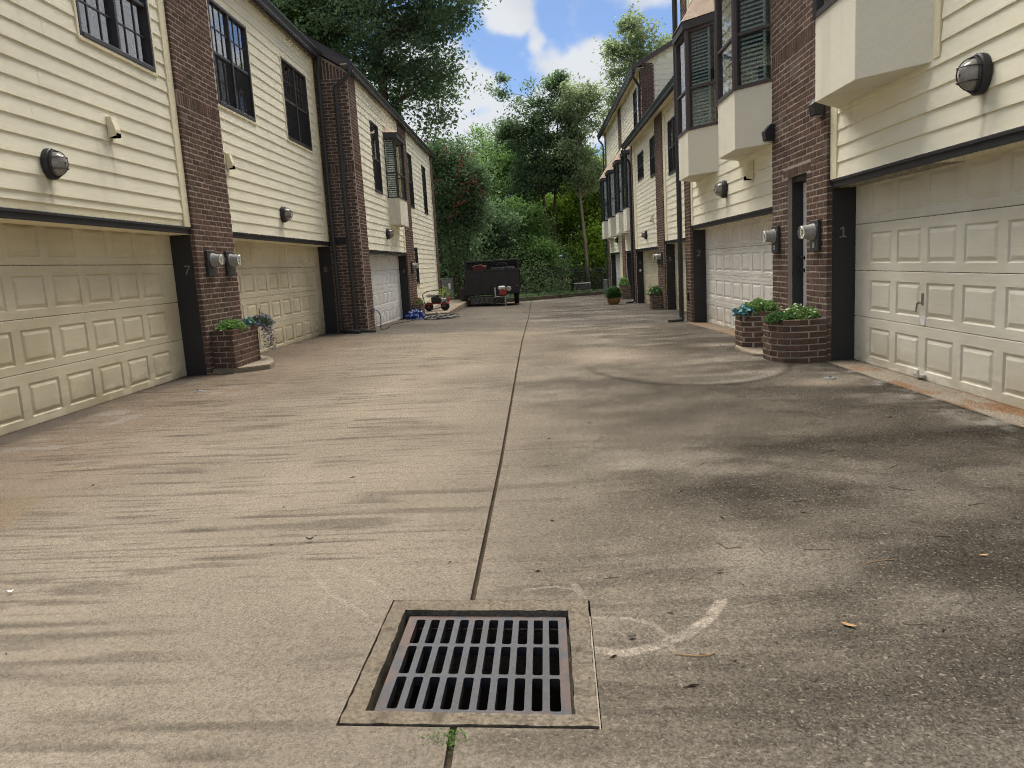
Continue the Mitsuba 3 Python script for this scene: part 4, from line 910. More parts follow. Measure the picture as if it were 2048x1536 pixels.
part(pot, 'bowl', lathe([(.12, 0), (.20, .06), (.245, .17), (.235, .27), (.215, .31), (.19, .30), (.0, .27)], (3.2, 31.2, gz), sides=24), 'm_basket', smooth=40)
lat = []
for k in range(14):
    for sgn in (1, -1):
        a0 = k * 2 * math.pi / 14
        lat.append(tube([(3.2 + rr * math.cos(a0 + sgn * t * .9), 31.2 + rr * math.sin(a0 + sgn * t * .9), gz + h) for t, rr, h in ((0, .135, .0), (.33, .215, .06), (.66, .258, .17), (1, .24, .29))], .012, 5))
part(pot, 'lattice', cat(lat), 'm_deadleaf')
mound('potted_fern', 'bushy green fern in the lattice pot', 'plant', (3.2, 31.2, gz + .30), (.30, .30, .40), 2600, .10, 'm_leaf_box', grassy=True)
def slab(name, label, pts, z0, z1, m='m_concrete'):
    pg = Polygon(pts).buffer(-.04).buffer(.04)
    v1, f1 = extrude(pg, z0, z1 - .012); v2, f2 = extrude(pg.buffer(-.010), z1 - .012, z1)
    return struct(name, cat([(v1, f1), (v2, f2)]), m, label)
slab('doorstep', 'rounded pale concrete step between the two right-hand planters', [(3.62, 10.0), (3.05, 10.0), (2.88, 10.25), (2.85, 10.6), (2.87, 11.1), (2.95, 11.35), (3.62, 11.5)], -.30, -.165)
slab('planter_footing', 'rough concrete footing under the left planter', [(-4.95, 11.10), (-4.75, 11.13), (-4.52, 11.10), (-4.30, 11.22), (-4.10, 11.42), (-4.16, 11.8), (-4.40, 12.4), (-4.75, 12.9), (-4.95, 12.9)], -.3, -.085)
struct('side_walk', cbox(-4.18, -3.08, 26.62, 37.0, -.9, -.31, .02), 'm_concrete', 'raised concrete walk beside the end of the left row')
# ---------------------------------------------------------------- clutter by unit 9
def tsb(c, rx, ry, h, seed, amp=.45):
    m = trimesh.creation.icosphere(3); v = np.array(m.vertices); k = 1 + amp * (meshkit.fbm(v * 2.7 + seed, 4, seed) - .5) * 2; v = v * k[:, None] * [rx, ry, h]; v[:, 2] = np.abs(v[:, 2]); return v + c, np.array(m.faces)
P = thing('tarp_bundle', 'crumpled blue tarp bundle on the ground by garage 9', 'tarp')
part(P, 'tarp', tsb((-4.0, 25.15, -.385), .28, .24, .27, 4, .8), 'm_blue'); part(P, 'paper_tag', box(-3.93, -3.84, 24.93, 24.95, -.33, -.26), 'm_white')
def washer(x, y, z):
    P = thing('pressure_washer', 'dirty wheeled pressure washer with a black engine by the raised walk', 'pressure washer')
    for sx in (-.30, .30):
        W_ = part(P, 'wheel', lathe([(.05, -.05), (.12, -.05), (.16, -.035), (.165, 0), (.16, .035), (.12, .05), (.05, .05)], (x + sx, y - .1, z + .165), (0, 1, 0), 20), 'm_rubber', smooth=40)
        part(W_, 'rim', lathe([(0, -.03), (.10, -.035), (.10, .035), (0, .03)], (x + sx, y - .1, z + .165), (0, 1, 0), 16), 'm_orange')
    part(P, 'chassis', cat([tube([(x - .42, y - .16, z + .26), (x + .42, y - .16, z + .26)], .018, 8), tube([(x - .42, y + .2, z + .26), (x + .42, y + .2, z + .26)], .018, 8), tube([(x - .42, y - .16, z + .26), (x - .42, y + .2, z + .26)], .018, 8), tube([(x + .42, y - .16, z + .26), (x + .42, y + .2, z + .26)], .018, 8), box(x - .40, x + .40, y - .14, y + .18, z + .265, z + .275)]), 'm_red')
    part(P, 'engine', cat([cbox(x - .2, x + .14, y - .12, y + .14, z + .28, z + .50, .02), cyl((x - .03, y - .16, z + .42), (x - .03, y - .12, z + .42), .11, sides=20), cbox(x - .12, x + .1, y - .08, y + .1, z + .5, z + .58, .02)]), 'm_black')
    part(P, 'tank', cbox(x - .36, x - .02, y - .10, y + .12, z + .50, z + .62, .03), 'm_dull'); part(P, 'pump', cat([cbox(x + .16, x + .36, y - .08, y + .10, z + .28, z + .44, .02), cyl((x + .26, y - .1, z + .44), (x + .26, y - .1, z + .52), .03)]), 'm_steel')
    part(P, 'handle', tube([(x - .42, y - .16, z + .26), (x - .5, y - .16, z + .6), (x - .34, y - .14, z + .73), (x + .2, y - .14, z + .76)], .016, 8), 'm_black')
    part(P, 'hose_loop', tube(spline([(x + .3, y - .2, z + .45), (x + .36, y - .24, z + .62), (x + .34, y - .26, z + .3), (x + .1, y - .3, z + .12), (x - .2, y - .28, z + .05)], 40), .018, 8), 'm_hose', smooth=True)
washer(-3.60, 28.0, -.31)
P = thing('red_tub', 'faded red tub with weeds beside the pressure washer', 'tub'); part(P, 'tub', lathe([(.14, 0), (.20, .36), (.22, .38), (.19, .38), (.0, .33)], (-3.55, 30.0, -.31), sides=20), 'm_red', smooth=40)
rr_ = np.random.default_rng(3); part(P, 'weeds', leaves(np.array([-3.55, 30.0, .2]) + rr_.normal(0, 1, (160, 3)) * [.13, .13, .16], .06, rr_, .15), 'm_leaf_bright')
hz = lambda x, y: G(x, y) + .016
hp = []
for k in range(5):
    cx_, cy_, ra, rb = -3.72 + .23 * k, 25.0 - .12 * k + .15 * (k % 2), .42 - .02 * k, .75
    for t in np.linspace(0, 2 * math.pi, 26): hp.append((cx_ + ra * math.cos(t + k), cy_ + rb * math.sin(t + k), hz(cx_, cy_) + .018 * k + .012 * math.sin(3 * t + k)))
hp += [(-2.9, 24.3, hz(-2.9, 24.3)), (-2.72, 24.5, hz(-2.7, 24.5)), (-3.1, 25.9, hz(-3.1, 25.9)), (-3.4, 26.5, -.33), (-3.55, 27.2, -.29)]
whole('hose', tube(spline(hp, 420), .020, 7), 'm_hose', 'grey pressure hose lying in flat coils near the raised walk', 'hose', smooth=True)
cd = [(-4.10, 19.28, .27), (-3.98, 19.22, .22), (-3.92, 19.15, .0), (-3.93, 19.12, -.19), (-3.88, 19.4, hz(-3.9, 19.4) - .006), (-4.0, 20.6, hz(-4, 20.6) - .006), (-4.08, 22.1, hz(-4.1, 22.1) - .006), (-3.92, 23.6, hz(-4, 23.6) - .006), (-3.85, 24.7, hz(-4, 24.7))]
whole('extension_cord', tube(spline(cd, 90), .011, 6), 'm_rubber', 'black extension cord running from the brick outlet along garage 9', 'cord', smooth=True)
gz = G(-4.2, 37)
P = thing('utility_cabinet', 'grey utility cabinet at the end of the left row', 'cabinet'); part(P, 'cabinet', cbox(-4.46, -3.93, 36.9, 37.3, gz - .1, .70, .02), 'm_grey'); part(P, 'door', cbox(-4.40, -3.98, 36.885, 36.9, gz + .05, .55, .004), 'm_acgrey'); part(P, 'notice', box(-4.14, -4.02, 36.875, 36.885, .22, .50), 'm_white'); part(P, 'lid', cbox(-4.48, -3.91, 36.88, 37.32, .70, .73, .008), 'm_grey')
# ---------------------------------------------------------------- the trailer
def trailer(x0, x1, y0, y1):
    P = thing('dump_trailer', 'black high-sided utility trailer with mesh top and ramp bars at the end', 'trailer'); g = G((x0 + x1) / 2, y0)
    zb, zm, zt = g + .52, 1.0, 1.44
    bars = [cbox(x, x + .08, y, y + .08, zb, zt, .006) for x in (x0 + .28, x1 - .08) for y in (y0, y1 - .08)]
    bars += [cbox(x0 + .28, x1, y0 - .004, y0 + .07, z, z + .07, .006) for z in (zb, zm - .04, zt - .05)] + [cbox(x, x + .07, y0, y1, z, z + .07, .006) for x in (x0 + .28, x1 - .07) for z in (zb, zm - .04, zt - .05)]
    part(P, 'frame', cat(bars), 'm_black')
    part(P, 'tailgate', cat([cbox(x0 + .36, x1 - .08, y0 + .02, y0 + .05, zb + .06, zm - .04, .006)] + [cbox(x0 + .5 + k * .42, x0 + .55 + k * .42, y0 - .008, y0 + .021, zb + .08, zm - .06, .004) for k in range(5)]), 'm_black')
    mesh = [box(x0 + .36 + k * .075, x0 + .372 + k * .075, y0 + .03, y0 + .042, zm, zt - .05) for k in range(int((x1 - x0 - .44) / .075))] + [box(x0 + .36, x1 - .08, y0 + .044, y0 + .054, zm + .02 + k * .075, zm + .032 + k * .075) for k in range(6)]
    part(P, 'mesh_panel', cat(mesh), 'm_black')
    part(P, 'side_panel', cat([box(x0 + .30, x0 + .33, y0 + .05, y1, zb, zt - .02), box(x1 - .04, x1 - .02, y0 + .05, y1, zb, zt - .02), box(x0 + .3, x1 - .03, y1 - .05, y1 - .02, zb, zt), box(x0 + .3, x1 - .03, y0 + .05, y1, zb - .02, zb)]), 'm_shade')
    for x in (x0 + .02, x1 - .30):
        W_ = part(P, 'wheel', lathe([(.14, -.11), (.30, -.11), (.335, -.08), (.335, .08), (.30, .11), (.14, .11)], (x + .12, y0 + .7, g + .335), (1, 0, 0), 24), 'm_rubber', smooth=40); part(W_, 'rim', lathe([(0, -.06), (.16, -.08), (.16, .08), (0, .06)], (x + .12, y0 + .7, g + .335), (1, 0, 0), 18), 'm_dull')
    part(P, 'fender', cat([tube([(x0 + .13, y0 + .7 + .44 * math.cos(t), g + .33 + .44 * math.sin(t)) for t in np.linspace(0, math.pi, 11)], .12, 6), cbox(x0 - .02, x0 + .28, y0 + .2, y0 + .26, g + .30, g + .86, .02)]), 'm_black')
    for x in (x0 + .06, x1 - .16): part(P, 'tail_light', cbox(x, x + .10, y0 - .02, y0 + .01, zb + .30, zb + .36, .006), 'm_red')
    ramp = [cbox(x0 + .40, x1 - .62, y0 - .10, y0 - .05, z, z + .04, .004) for z in (g + .10, g + .42)]
    for k in range(8): ramp.append(tube([(x0 + .42 + k * .215, y0 - .08, g + .12), (x0 + .50 + k * .215, y0 - .08, g + .44)], .026, 6))
    part(P, 'ramp', cat(ramp), 'm_black')
    part(P, 'ramp_plate', cat([(np.array([(x0 + .47 + k * .215, y0 - .07, g + .13), (x0 + .60 + k * .215, y0 - .07, g + .13), (x0 + .68 + k * .215, y0 - .07, g + .43), (x0 + .55 + k * .215, y0 - .07, g + .43)]), np.array([[0, 1, 2, 3]])) for k in range(7)]), 'm_rampgrey')
    part(P, 'tongue', cat([cyl((x1 - 1.15, y0 - .9, g + .34), (x1 - .9, y0, g + .50), .04), cyl((x1 - .85, y0 - .9, g + .34), (x1 - .7, y0, g + .50), .04), cyl((x1 - 1.12, y0 - .5, g + .0), (x1 - 1.12, y0 - .5, g + .62), .035), cyl((x1 - .75, y0 - .75, g), (x1 - .9, y0 - .5, g + .4), .02), cbox(x1 - 1.2, x1 - 1.0, y0 - .6, y0 - .4, g, g + .03)]), 'm_black')
    return zb, g
tx0, tx1, ty0 = -3.38, -.66, 34.6
zb_, g_ = trailer(tx0, tx1, ty0, 37.9)
P = thing('orange_machine', 'orange machine loaded inside the trailer behind the mesh', 'machine'); part(P, 'housing', cbox(-2.78, -2.15, 34.85, 35.4, 1.0, 1.24, .04), 'm_orange'); part(P, 'cowl', cbox(-2.66, -2.3, 34.83, 35.1, 1.22, 1.28, .02), 'm_orange'); part(P, 'base', cbox(-2.75, -2.1, 34.85, 35.5, zb_ + .0, .99, .03), 'm_rubber')
P = thing('equipment_load', 'dark load of coiled equipment inside the trailer, right of the orange machine', 'equipment'); part(P, 'bin', cbox(-1.98, -.86, 34.95, 36.6, zb_, 1.12, .05), 'm_rubber'); part(P, 'coil', cat([tube([(-1.42 + .26 * math.cos(t), 34.93 + .015 * k, 1.18 + .13 * math.sin(t)) for t in np.linspace(0, 2 * math.pi, 25)], .016, 6) for k in range(3)]), 'm_hose')
P = thing('engine_pump', 'red petrol engine with white tank mounted before the trailer', 'engine')
ex, ey, ez = -1.42, 34.1, g_ + .46
part(P, 'engine', cat([cbox(ex - .14, ex + .17, ey - .15, ey + .12, ez, ez + .26, .03), cyl((ex + .02, ey - .17, ez + .16), (ex + .02, ey - .14, ez + .16), .11, sides=20)]), 'm_red'); part(P, 'tank', cbox(ex - .2, ex + .12, ey - .12, ey + .12, ez + .27, ez + .42, .04), 'm_white'); part(P, 'muffler', lathe([(0, -.09), (.10, -.08), (.12, 0), (.10, .08), (0, .09)], (ex + .28, ey - .02, ez + .28), (0, 1, 0), 18), 'm_dull', smooth=40)
part(P, 'bracket', cat([cbox(ex - .36, ex - .30, ey - .08, ey + .06, ez - .08, ez + .36, .008), cbox(ex - .36, ex + .25, ey - .1, ey + .1, ez - .06, ez - .02, .008), cyl((ex + .1, ey, g_), (ex + .1, ey, ez - .03), .03)]), 'm_white' if False else 'm_steel')
# ---------------------------------------------------------------- end of the drive
cl = [(-3.2, 40.2), (-1.1, 39.6), (-.15, 41.2), (2.4, 46.4), (4.9, 50.2)]
cp = LineString(cl).buffer(.09, cap_style=2, join_style=2); v, f = extrude(cp, -.4, .20); v[:, 2] += gh(v[:, 0], v[:, 1]); struct('curb', (v, f), 'm_curb', 'low stained concrete curb closing the driveway')
def condenser(x0, x1, y0, y1, z0, z1, label):
    P = thing('air_conditioner', label, 'air conditioner')
    part(P, 'casing', cbox(x0 + .03, x1 - .03, y0 + .03, y1 - .03, z0, z1 - .05, .02), 'm_shade')
    n = 14
    part(P, 'louvre', cat([cbox(x0, x1, y0, y1, z0 + .05 + k * (z1 - z0 - .12) / n, z0 + .075 + k * (z1 - z0 - .12) / n, .004) for k in range(n)] + [cbox(x, x + .05, y, y + .05, z0, z1 - .04, .01) for x in (x0, x1 - .05) for y in (y0, y1 - .05)]), 'm_acgrey')
    part(P, 'lid', cbox(x0 - .02, x1 + .02, y0 - .02, y1 + .02, z1 - .05, z1, .02), 'm_grey'); part(P, 'fan_guard', lathe([(.05, .0), (.3, .02), (.34, 0)], ((x0 + x1) / 2, (y0 + y1) / 2, z1), sides=20), 'm_black')
condenser(2.62, 3.66, 50.0, 50.95, -.98, -.24, 'grey louvred condenser unit standing behind the curb')
P = thing('electrical_box', 'small grey electrical box at the foot of the far right house', 'box'); part(P, 'box', cbox(4.42, 4.86, 48.7, 49.05, -.95, -.10, .02), 'm_grey'); part(P, 'lid', cbox(4.40, 4.88, 48.68, 49.07, -.10, -.06, .01), 'm_acgrey')
P = thing('drain_pipe', 'black corrugated pipe lying by the condenser', 'pipe'); pth = spline([(3.7, 49.6, G(3.7, 49.6) + .10), (4.2, 49.8, G(4.2, 49.8) + .14), (4.7, 49.4, G(4.7, 49.4) + .22), (5.2, 49.0, G(5, 49) + .3)], 50); part(P, 'pipe', tube(pth, .085 + .012 * np.sin(np.arange(50) * 2.1), 10), 'm_rubber', smooth=True)
F = thing('picket_fence', 'black iron picket fence across the end of the driveway', 'fence')
fa, fb = np.array([-2.2, 44.6]), np.array([6.4, 54.4]); L = np.linalg.norm(fb - fa); U_ = (fb - fa) / L
for k in range(int(L / .115)):
    c = fa + U_ * k * .115; g = G(*c); part(F, 'picket', box(c[0] - .009, c[0] + .009, c[1] - .009, c[1] + .009, g + .02, g + 1.78), 'm_black')
for h in (.18, 1.5, 1.68):
    part(F, 'rail', tube([(*c, G(*c) + h) for c in (fa, (fa + fb) / 2, fb)], .02, 5), 'm_black')
for k in range(6):
    c = fa + U_ * L * k / 5; part(F, 'post', box(c[0] - .03, c[0] + .03, c[1] - .03, c[1] + .03, G(*c) - .1, G(*c) + 1.86), 'm_black')
# ---------------------------------------------------------------- trees
def tree(name, label, base, top, blobs, nleaf, size, mat, seed, trunk=.22, bark='m_bark', lean=(0, 0), stems=1, group=None, clus=None, spread=.42, bloom=None, aspect=.5, limbs=26, stemx=.9, hollow=.25):
    """blobs: (x, y, z, rx, ry, rz, weight). Leaf clumps fill the blobs' volume unevenly; limbs run from the stem to the clumps."""
    r = np.random.default_rng(seed); P = thing(name, label, 'tree', group)
    wts = np.array([b[6] * b[3] * b[4] * b[5] for b in blobs]) ** .8; wts /= wts.sum()
    nc = clus or max(40, nleaf // 70); cs = []
    while len(cs) < nc:
        b = blobs[r.choice(len(blobs), p=wts)]; u = r.normal(size=3); u /= np.linalg.norm(u); k = r.uniform(hollow, 1.0) ** .5
        c = np.array(b[:3]) + u * np.array(b[3:6]) * k * (.75 + .5 * meshkit.noise(np.array([u * 2.3 + seed]), seed)[0])
        if meshkit.noise(np.array([c * .55 + seed]), 9)[0] > .30: cs.append(c)
    cs = np.array(cs); per = r.multinomial(nleaf, r.dirichlet(np.ones(nc) * 3))
    sp = spread * r.uniform(.6, 1.4, nc)
    ct = np.repeat(cs, per, 0) + r.normal(size=(nleaf, 3)) * np.repeat(sp, per)[:, None] * [1, 1, .62]
    part(P, 'crown', leaves(ct, size, r, aspect), mat)
    base, top = np.array(base, float), np.array(top, float); tr = []; nodes = []
    for s in range(stems):
        o = np.array([(s - (stems - 1) / 2) * stemx, .2 * s, 0]); tp = top + o * 1.6
        pts = [base + o * .45 + (tp - base - o * .45) * t + np.array([math.sin(t * 5 + s * 2 + seed) * .28 * t + lean[0] * math.sin(t * math.pi), math.cos(t * 4 + seed) * .2 * t + lean[1] * math.sin(t * math.pi), 0]) for t in np.linspace(0, 1, 12)]
        rad = trunk / (1 + .35 * (stems - 1)) * (1 - .82 * np.linspace(0, 1, 12)); rad[0] *= 1.35
        tr.append(tube(pts, rad, 9)); nodes += [(p_, a) for p_, a in zip(pts, rad)][2:]
    part(P, 'trunk', cat(tr), bark, smooth=60)
    lb = []; npnt = np.array([n[0] for n in nodes])
    for c in cs[r.choice(nc, min(limbs, nc), replace=False)]:
        dd = np.linalg.norm((npnt - c) * [1, 1, .8], axis=1) + np.where(npnt[:, 2] > c[2] - .2, 3.0, 0)
        i = int(np.argmin(dd)); a = npnt[i]; m = (a + c) / 2 + np.array([0, 0, .14 * np.linalg.norm(c - a)]) + r.normal(0, .15, 3)
        q_ = spline([a, m, c], 7); lb.append(tube(q_, np.linspace(max(.02, nodes[i][1] * .5), .012, 7), 5))
    part(P, 'limb', cat(lb), bark, smooth=60)
    if bloom: part(P, 'blossom', leaves(np.array([b for c in bloom for b in c + r.normal(0, .15, (22, 3)) * [1, 1, 1.5]]), .05, r, .8), 'm_bloom')
    return P
TG = 'trees beyond the driveway'
tree('oak_tree', 'tall broad dark oak rising behind the left row', (-6.7, 37.2, -.6), (-6.9, 37.6, 16), [(-6.4, 37.5, 13.6, 3.9, 3.6, 3.2, 1), (-3.6, 37.4, 13.2, 2.0, 2.5, 2.0, 1), (-4.4, 37.3, 10.0, 1.6, 2.4, 1.7, .9), (-7.6, 38, 10.2, 2.6, 3, 2.6, 1), (-4.2, 37.6, 7.9, 1.1, 1.6, 1.3, .7), (-6.0, 38, 17.5, 4.6, 4, 2.8, .8), (-9.5, 39, 14, 3, 3.5, 3, 1)], 64000, .10, 'm_leaf_dark', 11, .42, group=TG, spread=.40, limbs=70, hollow=.1, clus=560)
tree('broadleaf_tree', 'brighter green tree over the roof of the left row', (-12.4, 40.5, -.6), (-12.2, 40, 14), [(-11.4, 40, 13.6, 2.5, 3, 2.4, 1), (-13.5, 40.5, 13.8, 3, 3, 3, 1), (-10.4, 40, 11.4, 1.8, 2.4, 2.0, .8), (-12.5, 40, 17, 3, 3, 2.2, .8)], 34000, .115, 'm_leaf_mid', 12, .3, group=TG, spread=.42, limbs=36, clus=300)
r_ = np.random.default_rng(55)
bl = [np.array(b) for b in [(-4.0, 38.3, 7.0), (-3.4, 38.2, 5.9), (-2.9, 38.3, 6.6), (-2.8, 38.2, 5.4), (-3.2, 38.1, 5.1), (-2.4, 38.5, 4.9), (-4.4, 38.2, 5.2), (-3.9, 38.0, 3.7), (-3.5, 38.2, 4.3), (-4.9, 38.4, 7.6)]]
tree('crape_myrtle', 'dark crape myrtle with red flower heads at the end of the left row', (-4.0, 40.4, -.6), (-3.7, 40.2, 6.4), [(-4.1, 40, 5.6, 1.5, 1.4, 2.1, 1), (-3.2, 40, 5.0, 1.2, 1.2, 2.0, 1), (-4.2, 40, 2.9, 1.3, 1.2, 2.0, 1), (-4.8, 40.3, 6.4, 1.0, 1, 1.3, .8)], 24000, .085, 'm_leaf_dark', 13, .12, stems=3, group=TG, spread=.33, bloom=bl, limbs=40, stemx=.5)
tree('twin_trunk_tree', 'tall twin-trunked tree in the middle beyond the fence', (1.5, 57, -.9), (1.5, 57.2, 12.2), [(1.4, 57, 9.0, 2.4, 2.2, 3.0, 1), (2.2, 57, 12.6, 1.2, 1.4, 2.4, .7), (-.6, 57, 11.0, 1.6, 1.6, 2.4, .55), (3.0, 57, 9.4, 1.3, 1.5, 2.3, .7), (.2, 57.2, 6.6, 1.6, 1.5, 1.6, .7), (2.35, 57, 14.2, .5, .5, 1.2, 3.5), (-1.6, 57, 13.4, .8, .9, 1.2, 1.4), (-1.9, 57, 9.4, .7, .8, 1.6, .9), (.6, 57, 13.0, .7, .7, 1.1, 1.2)], 31000, .115, 'm_leaf_dark', 14, .24, stems=2, group=TG, spread=.36, limbs=80, stemx=.75, hollow=.1, clus=230)
tree('slender_tree', 'slender pale-barked tree with sparse foliage right of the middle', (3.9, 55.2, -.9), (3.5, 55.5, 13.2), [(3.4, 55.5, 11.6, 1.1, 1.1, 1.9, .7), (4.8, 55.5, 11.4, .9, 1, 1.7, .6), (4.2, 55.6, 7.4, 1.5, 1.3, 1.8, .6), (5.3, 55.5, 9.6, .7, .8, 1.2, .4), (2.9, 55.5, 8.6, .9, 1, 1.4, .4)], 9500, .115, 'm_leaf_pale', 15, .15, 'm_barkpale', group=TG, spread=.38, limbs=44, clus=150)
tree('tall_tree', 'tall light tree showing over the right-hand roofs', (8.7, 57, -1), (8.3, 57, 17.4), [(7.9, 57, 16.0, 1.3, 1.5, 2.4, .8), (9.6, 57, 15.2, 1.6, 1.6, 2.0, .8), (7.0, 57, 13.6, 1.4, 1.4, 1.7, .8), (6.6, 57, 15.3, 1.0, 1.1, 1.7, .6), (8.6, 57, 12.4, 2.0, 1.7, 1.8, 1), (6.3, 57, 11.6, .9, 1, .9, .5)], 15000, .12, 'm_leaf_pale', 16, .24, 'm_barkpale', group=TG, spread=.36, limbs=50, hollow=.1, clus=150)
tree('bushy_tree', 'bright green bushy tree at the right end of the woods', (4.9, 60, -1), (4.9, 60, 7.5), [(3.9, 60, 8.2, 1.5, 1.5, 1.6, 1), (5.0, 60, 7.0, 1.8, 1.6, 1.9, 1), (3.6, 60.2, 5.6, 1.6, 1.5, 1.8, 1), (5.6, 60, 4.2, 1.4, 1.4, 2.0, 1), (6.6, 60, 7.4, 1.2, 1.3, 1.4, .8)], 20000, .12, 'm_leaf_bright', 17, .16, group=TG, spread=.42)
tree('thin_tree', 'thin airy tree left of the twin-trunked one', (-2.7, 62, -1), (-3.3, 62, 11.5), [(-3.4, 62, 10.6, 1.0, 1.1, 1.9, .5), (-4.4, 62, 8.2, 1.0, 1.1, 1.6, .6), (-2.5, 62, 7.6, 1.1, 1.1, 1.4, .5), (-3.6, 62, 6.0, 1.5, 1.3, 1.5, .8)], 11000, .115, 'm_leaf_mid', 18, .13, group=TG, spread=.42, limbs=34)
tree('reflected_tree', 'tree behind the right row, seen mirrored in the left windows', (15.5, 46, -1), (15, 46, 15), [(15, 46, 14, 3.2, 3.2, 3, 1), (13.6, 45, 11.5, 2.4, 2.4, 2, 1), (17, 47, 12.0, 2.6, 2.6, 2.6, 1), (14, 43, 16, 2, 2, 2, .8)], 9000, .19, 'm_leaf_dark', 19, .35, group=TG, spread=.6) if False else None
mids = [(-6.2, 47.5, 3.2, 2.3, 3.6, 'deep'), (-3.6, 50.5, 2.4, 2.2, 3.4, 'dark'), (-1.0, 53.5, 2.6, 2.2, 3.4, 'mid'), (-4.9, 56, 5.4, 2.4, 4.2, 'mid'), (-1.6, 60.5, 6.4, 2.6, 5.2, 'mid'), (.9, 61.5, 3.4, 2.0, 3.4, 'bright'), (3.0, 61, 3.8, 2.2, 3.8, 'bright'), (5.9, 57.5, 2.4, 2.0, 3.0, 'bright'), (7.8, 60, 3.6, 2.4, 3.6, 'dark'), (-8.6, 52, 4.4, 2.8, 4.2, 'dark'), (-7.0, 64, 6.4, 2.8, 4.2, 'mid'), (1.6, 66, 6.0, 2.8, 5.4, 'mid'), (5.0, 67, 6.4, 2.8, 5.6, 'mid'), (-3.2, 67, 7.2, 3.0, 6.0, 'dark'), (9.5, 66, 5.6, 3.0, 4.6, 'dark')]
say = dict(deep='very dark', dark='dark green', mid='mid green', bright='sun-tinted yellow-green')  # sunlight on the bright trees is put into their leaf colour
where = ['behind the utility cabinet', 'behind the trailer left side', 'behind the trailer right side', 'farther back behind the trailer', 'left behind the twin trunks', 'between the twin trunks', 'behind the slender trunk', 'behind the condenser', 'at the right edge of the woods', 'behind the crape myrtle', 'far back at the left edge', 'deep in the woods behind the fence', 'deep in the woods at right', 'deep in the woods left of middle', 'far back behind the right row']
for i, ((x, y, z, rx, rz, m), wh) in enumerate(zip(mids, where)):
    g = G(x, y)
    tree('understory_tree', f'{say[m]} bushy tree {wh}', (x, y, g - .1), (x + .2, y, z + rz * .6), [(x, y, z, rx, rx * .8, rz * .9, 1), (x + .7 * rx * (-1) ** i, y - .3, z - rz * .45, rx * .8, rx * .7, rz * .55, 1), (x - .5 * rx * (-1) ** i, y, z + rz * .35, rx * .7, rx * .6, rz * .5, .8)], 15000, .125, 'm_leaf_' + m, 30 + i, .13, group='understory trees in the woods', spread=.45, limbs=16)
r_ = np.random.default_rng(77); n = 34000
ux = r_.uniform(-9, 10, n); uy = 40.8 + r_.uniform(0, 18, n) + np.clip(ux + 1, 0, 9) * 1.35
hh = r_.uniform(0, 1, n) ** 1.4 * (.6 + 3.2 * meshkit.noise(np.c_[ux * .7, uy * .7, ux * 0], 3))
keep = ~((ux > 2.3) & (ux < 5.2) & (uy < 51.6)) & ~((ux > 4.6) & (uy < 50)) & ~((ux < -4) & (uy < 42))
pp = np.c_[ux, uy, gh(ux, uy) + hh][keep]
k = thing('undergrowth', 'dark weeds and low bushes filling the ground behind the curb', 'undergrowth', kind='stuff'); scene[k] = {**mikit.ply(leaves(pp, .095, r_, .4)), 'bsdf': ref('m_leaf_under')}
n = 2600; t_ = r_.uniform(0, 1, n); ii = r_.integers(0, 4, n); ca = np.array(cl)
pp = ca[ii] * (1 - t_)[:, None] + ca[ii + 1] * t_[:, None] + np.c_[r_.normal(0, .12, n), np.abs(r_.normal(.3, .25, n))]
k = thing('weeds', 'grassy weeds growing along the curb', 'weeds', kind='stuff'); scene[k] = {**mikit.ply(leaves(np.c_[pp, gh(pp[:, 0], pp[:, 1]) + r_.uniform(0, .35, n)], .09, r_, .14)), 'bsdf': ref('m_leaf_deep')}
# ---------------------------------------------------------------- small litter
n = 420; r_ = np.random.default_rng(5)
lx = np.where(r_.uniform(size=n) < .8, r_.uniform(-.1, 3.6, n), r_.uniform(-4.6, -.4, n)); ly = 2.2 + 13 * r_.uniform(0, 1, n) ** 1.5
bits = []
for x, y in zip(lx, ly):
    s = r_.choice([.0025, .004, .006, .010], p=[.38, .32, .22, .08]); a = r_.uniform(0, math.pi); L = s * r_.uniform(1, 3.2)
    c = np.array([x, y, G(x, y) + .003]); u = np.array([math.cos(a), math.sin(a), 0]); p_ = np.array([-u[1], u[0], 0])
    v = np.array([c - u * L, c - p_ * s * .4, c + u * L, c + p_ * s * .4, c + [0, 0, s * .7]]); bits.append((v, np.array([[0, 1, 4], [1, 2, 4], [2, 3, 4], [3, 0, 4]])))
k = thing('litter', 'scattered dark crumbs, pebbles and leaf bits on the driveway', 'litter', kind='stuff'); scene[k] = {**mikit.ply(cat(bits)), 'bsdf': ref('m_twig')}
tw = []
for _ in range(46):
    x, y = r_.uniform(.2, 3.5), 2.4 + 8 * r_.uniform() ** 1.3; a = r_.uniform(0, math.pi); L = r_.uniform(.02, .075)
    pts = [(x + math.cos(a + .5 * math.sin(3 * t)) * L * t, y + math.sin(a + .5 * math.sin(3 * t)) * L * t, G(x, y) + .003) for t in (-1, -.3, .3, 1)]; tw.append(tube(pts, .0013, 4))
k = thing('twigs', 'small dark twigs and pine needles on the right slab', 'twigs', kind='stuff'); scene[k] = {**mikit.ply(cat(tw)), 'bsdf': ref('m_twig')}
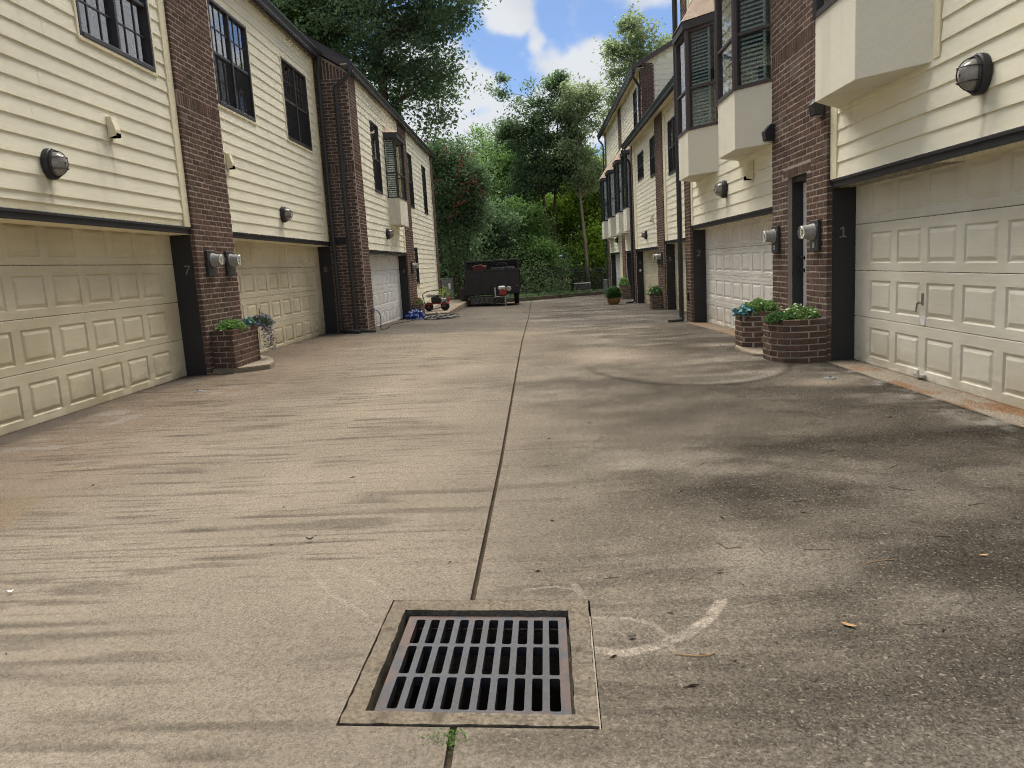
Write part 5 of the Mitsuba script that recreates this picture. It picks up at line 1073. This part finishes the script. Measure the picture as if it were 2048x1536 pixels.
def leaf(x, y, L, wd, a, m, label, h=.006):
    g = G(x, y) + .004; us = np.linspace(-1, 1, 7); v = []
    for t in us:
        wt = wd * (1 - t * t) ** .8 + .0004; z = g + h * (.4 + .6 * t * t)
        v += [(t * L, -wt, z + .3 * h), (t * L, 0, z), (t * L, wt, z + .3 * h)]
    v = np.array(v); c, s = math.cos(a), math.sin(a); v = np.c_[x + v[:, 0] * c - v[:, 1] * s, y + v[:, 0] * s + v[:, 1] * c, v[:, 2]]
    f = [[i * 3 + j, i * 3 + j + 1, i * 3 + j + 4, i * 3 + j + 3] for i in range(6) for j in (0, 1)]
    whole('fallen_leaf', (v, np.array(f)), m, label, 'leaf', group='fallen leaves on the driveway')
leaf(1.084, 2.647, .030, .009, -.75, 'm_deadleaf', 'tan dry leaf lying alone at the lower right of the drain')
leaf(1.907, 3.236, .022, .007, -.1, 'm_deadleaf', 'small tan leaf near the right edge of the view')
leaf(.743, 3.175, .018, .007, .3, 'm_twig', 'dark curled leaf on the right slab beyond the drain')
leaf(1.353, 3.907, .02, .008, .1, 'm_rubber', 'blackish leaf scrap on a pale patch of the right slab')
leaf(-1.242, 3.768, .020, .010, .1, 'm_rubber', 'dark pebble-like leaf scrap on the left slab', .02)
leaf(-2.482, 3.244, .013, .010, .6, 'm_white', 'white paper scrap on the left slab', .015)
leaf(.289, 2.616, .016, .009, .2, 'm_rubber', 'grey leaf scrap beside the pale swirl')
def twig(pts, label): whole('twig', tube(spline([(x, y, G(x, y) + .004) for x, y in pts], 12), .0018, 5), 'm_deadleaf', label, 'twig', group='single twigs on the right slab')
twig([(.42, 2.49), (.47, 2.475), (.53, 2.472), (.56, 2.49)], 'reddish twig touching the end of the pale swirl'); twig([(1.38, 3.20), (1.44, 3.225), (1.52, 3.23)], 'thin reddish twig on the right slab')
n = 260; pp = np.c_[r_.normal(-.335, .035, n), 2.07 + r_.normal(0, .02, n) - np.abs(r_.normal(0, .02, n)), r_.uniform(-.19, -.165, n)]
k = thing('crack_weeds', 'tiny weeds in the joint in front of the drain', 'weeds', kind='stuff'); scene[k] = {**mikit.ply(leaves(pp, .007, r_, .3)), 'bsdf': ref('m_leaf_grass')}
for i, (x, y) in enumerate(((3.10, 8.11), (2.79, 11.67), (-4.33, 9.39))):
    P = thing('cleanout_cap', ['round cleanout cap in the pale patch before garage 1', 'round cleanout cap near the planter across the entry', 'dark cleanout cap before garage 7'][i], 'cleanout cap', 'cleanout caps in the driveway'); part(P, 'cap', lathe([(0, .012), (.055, .011), (.06, .004)], (x, y, G(x, y)), sides=18), 'm_acgrey'); part(P, 'plug', cbox(x - .012, x + .012, y - .012, y + .012, G(x, y) + .010, G(x, y) + .022, .003), 'm_rubber')
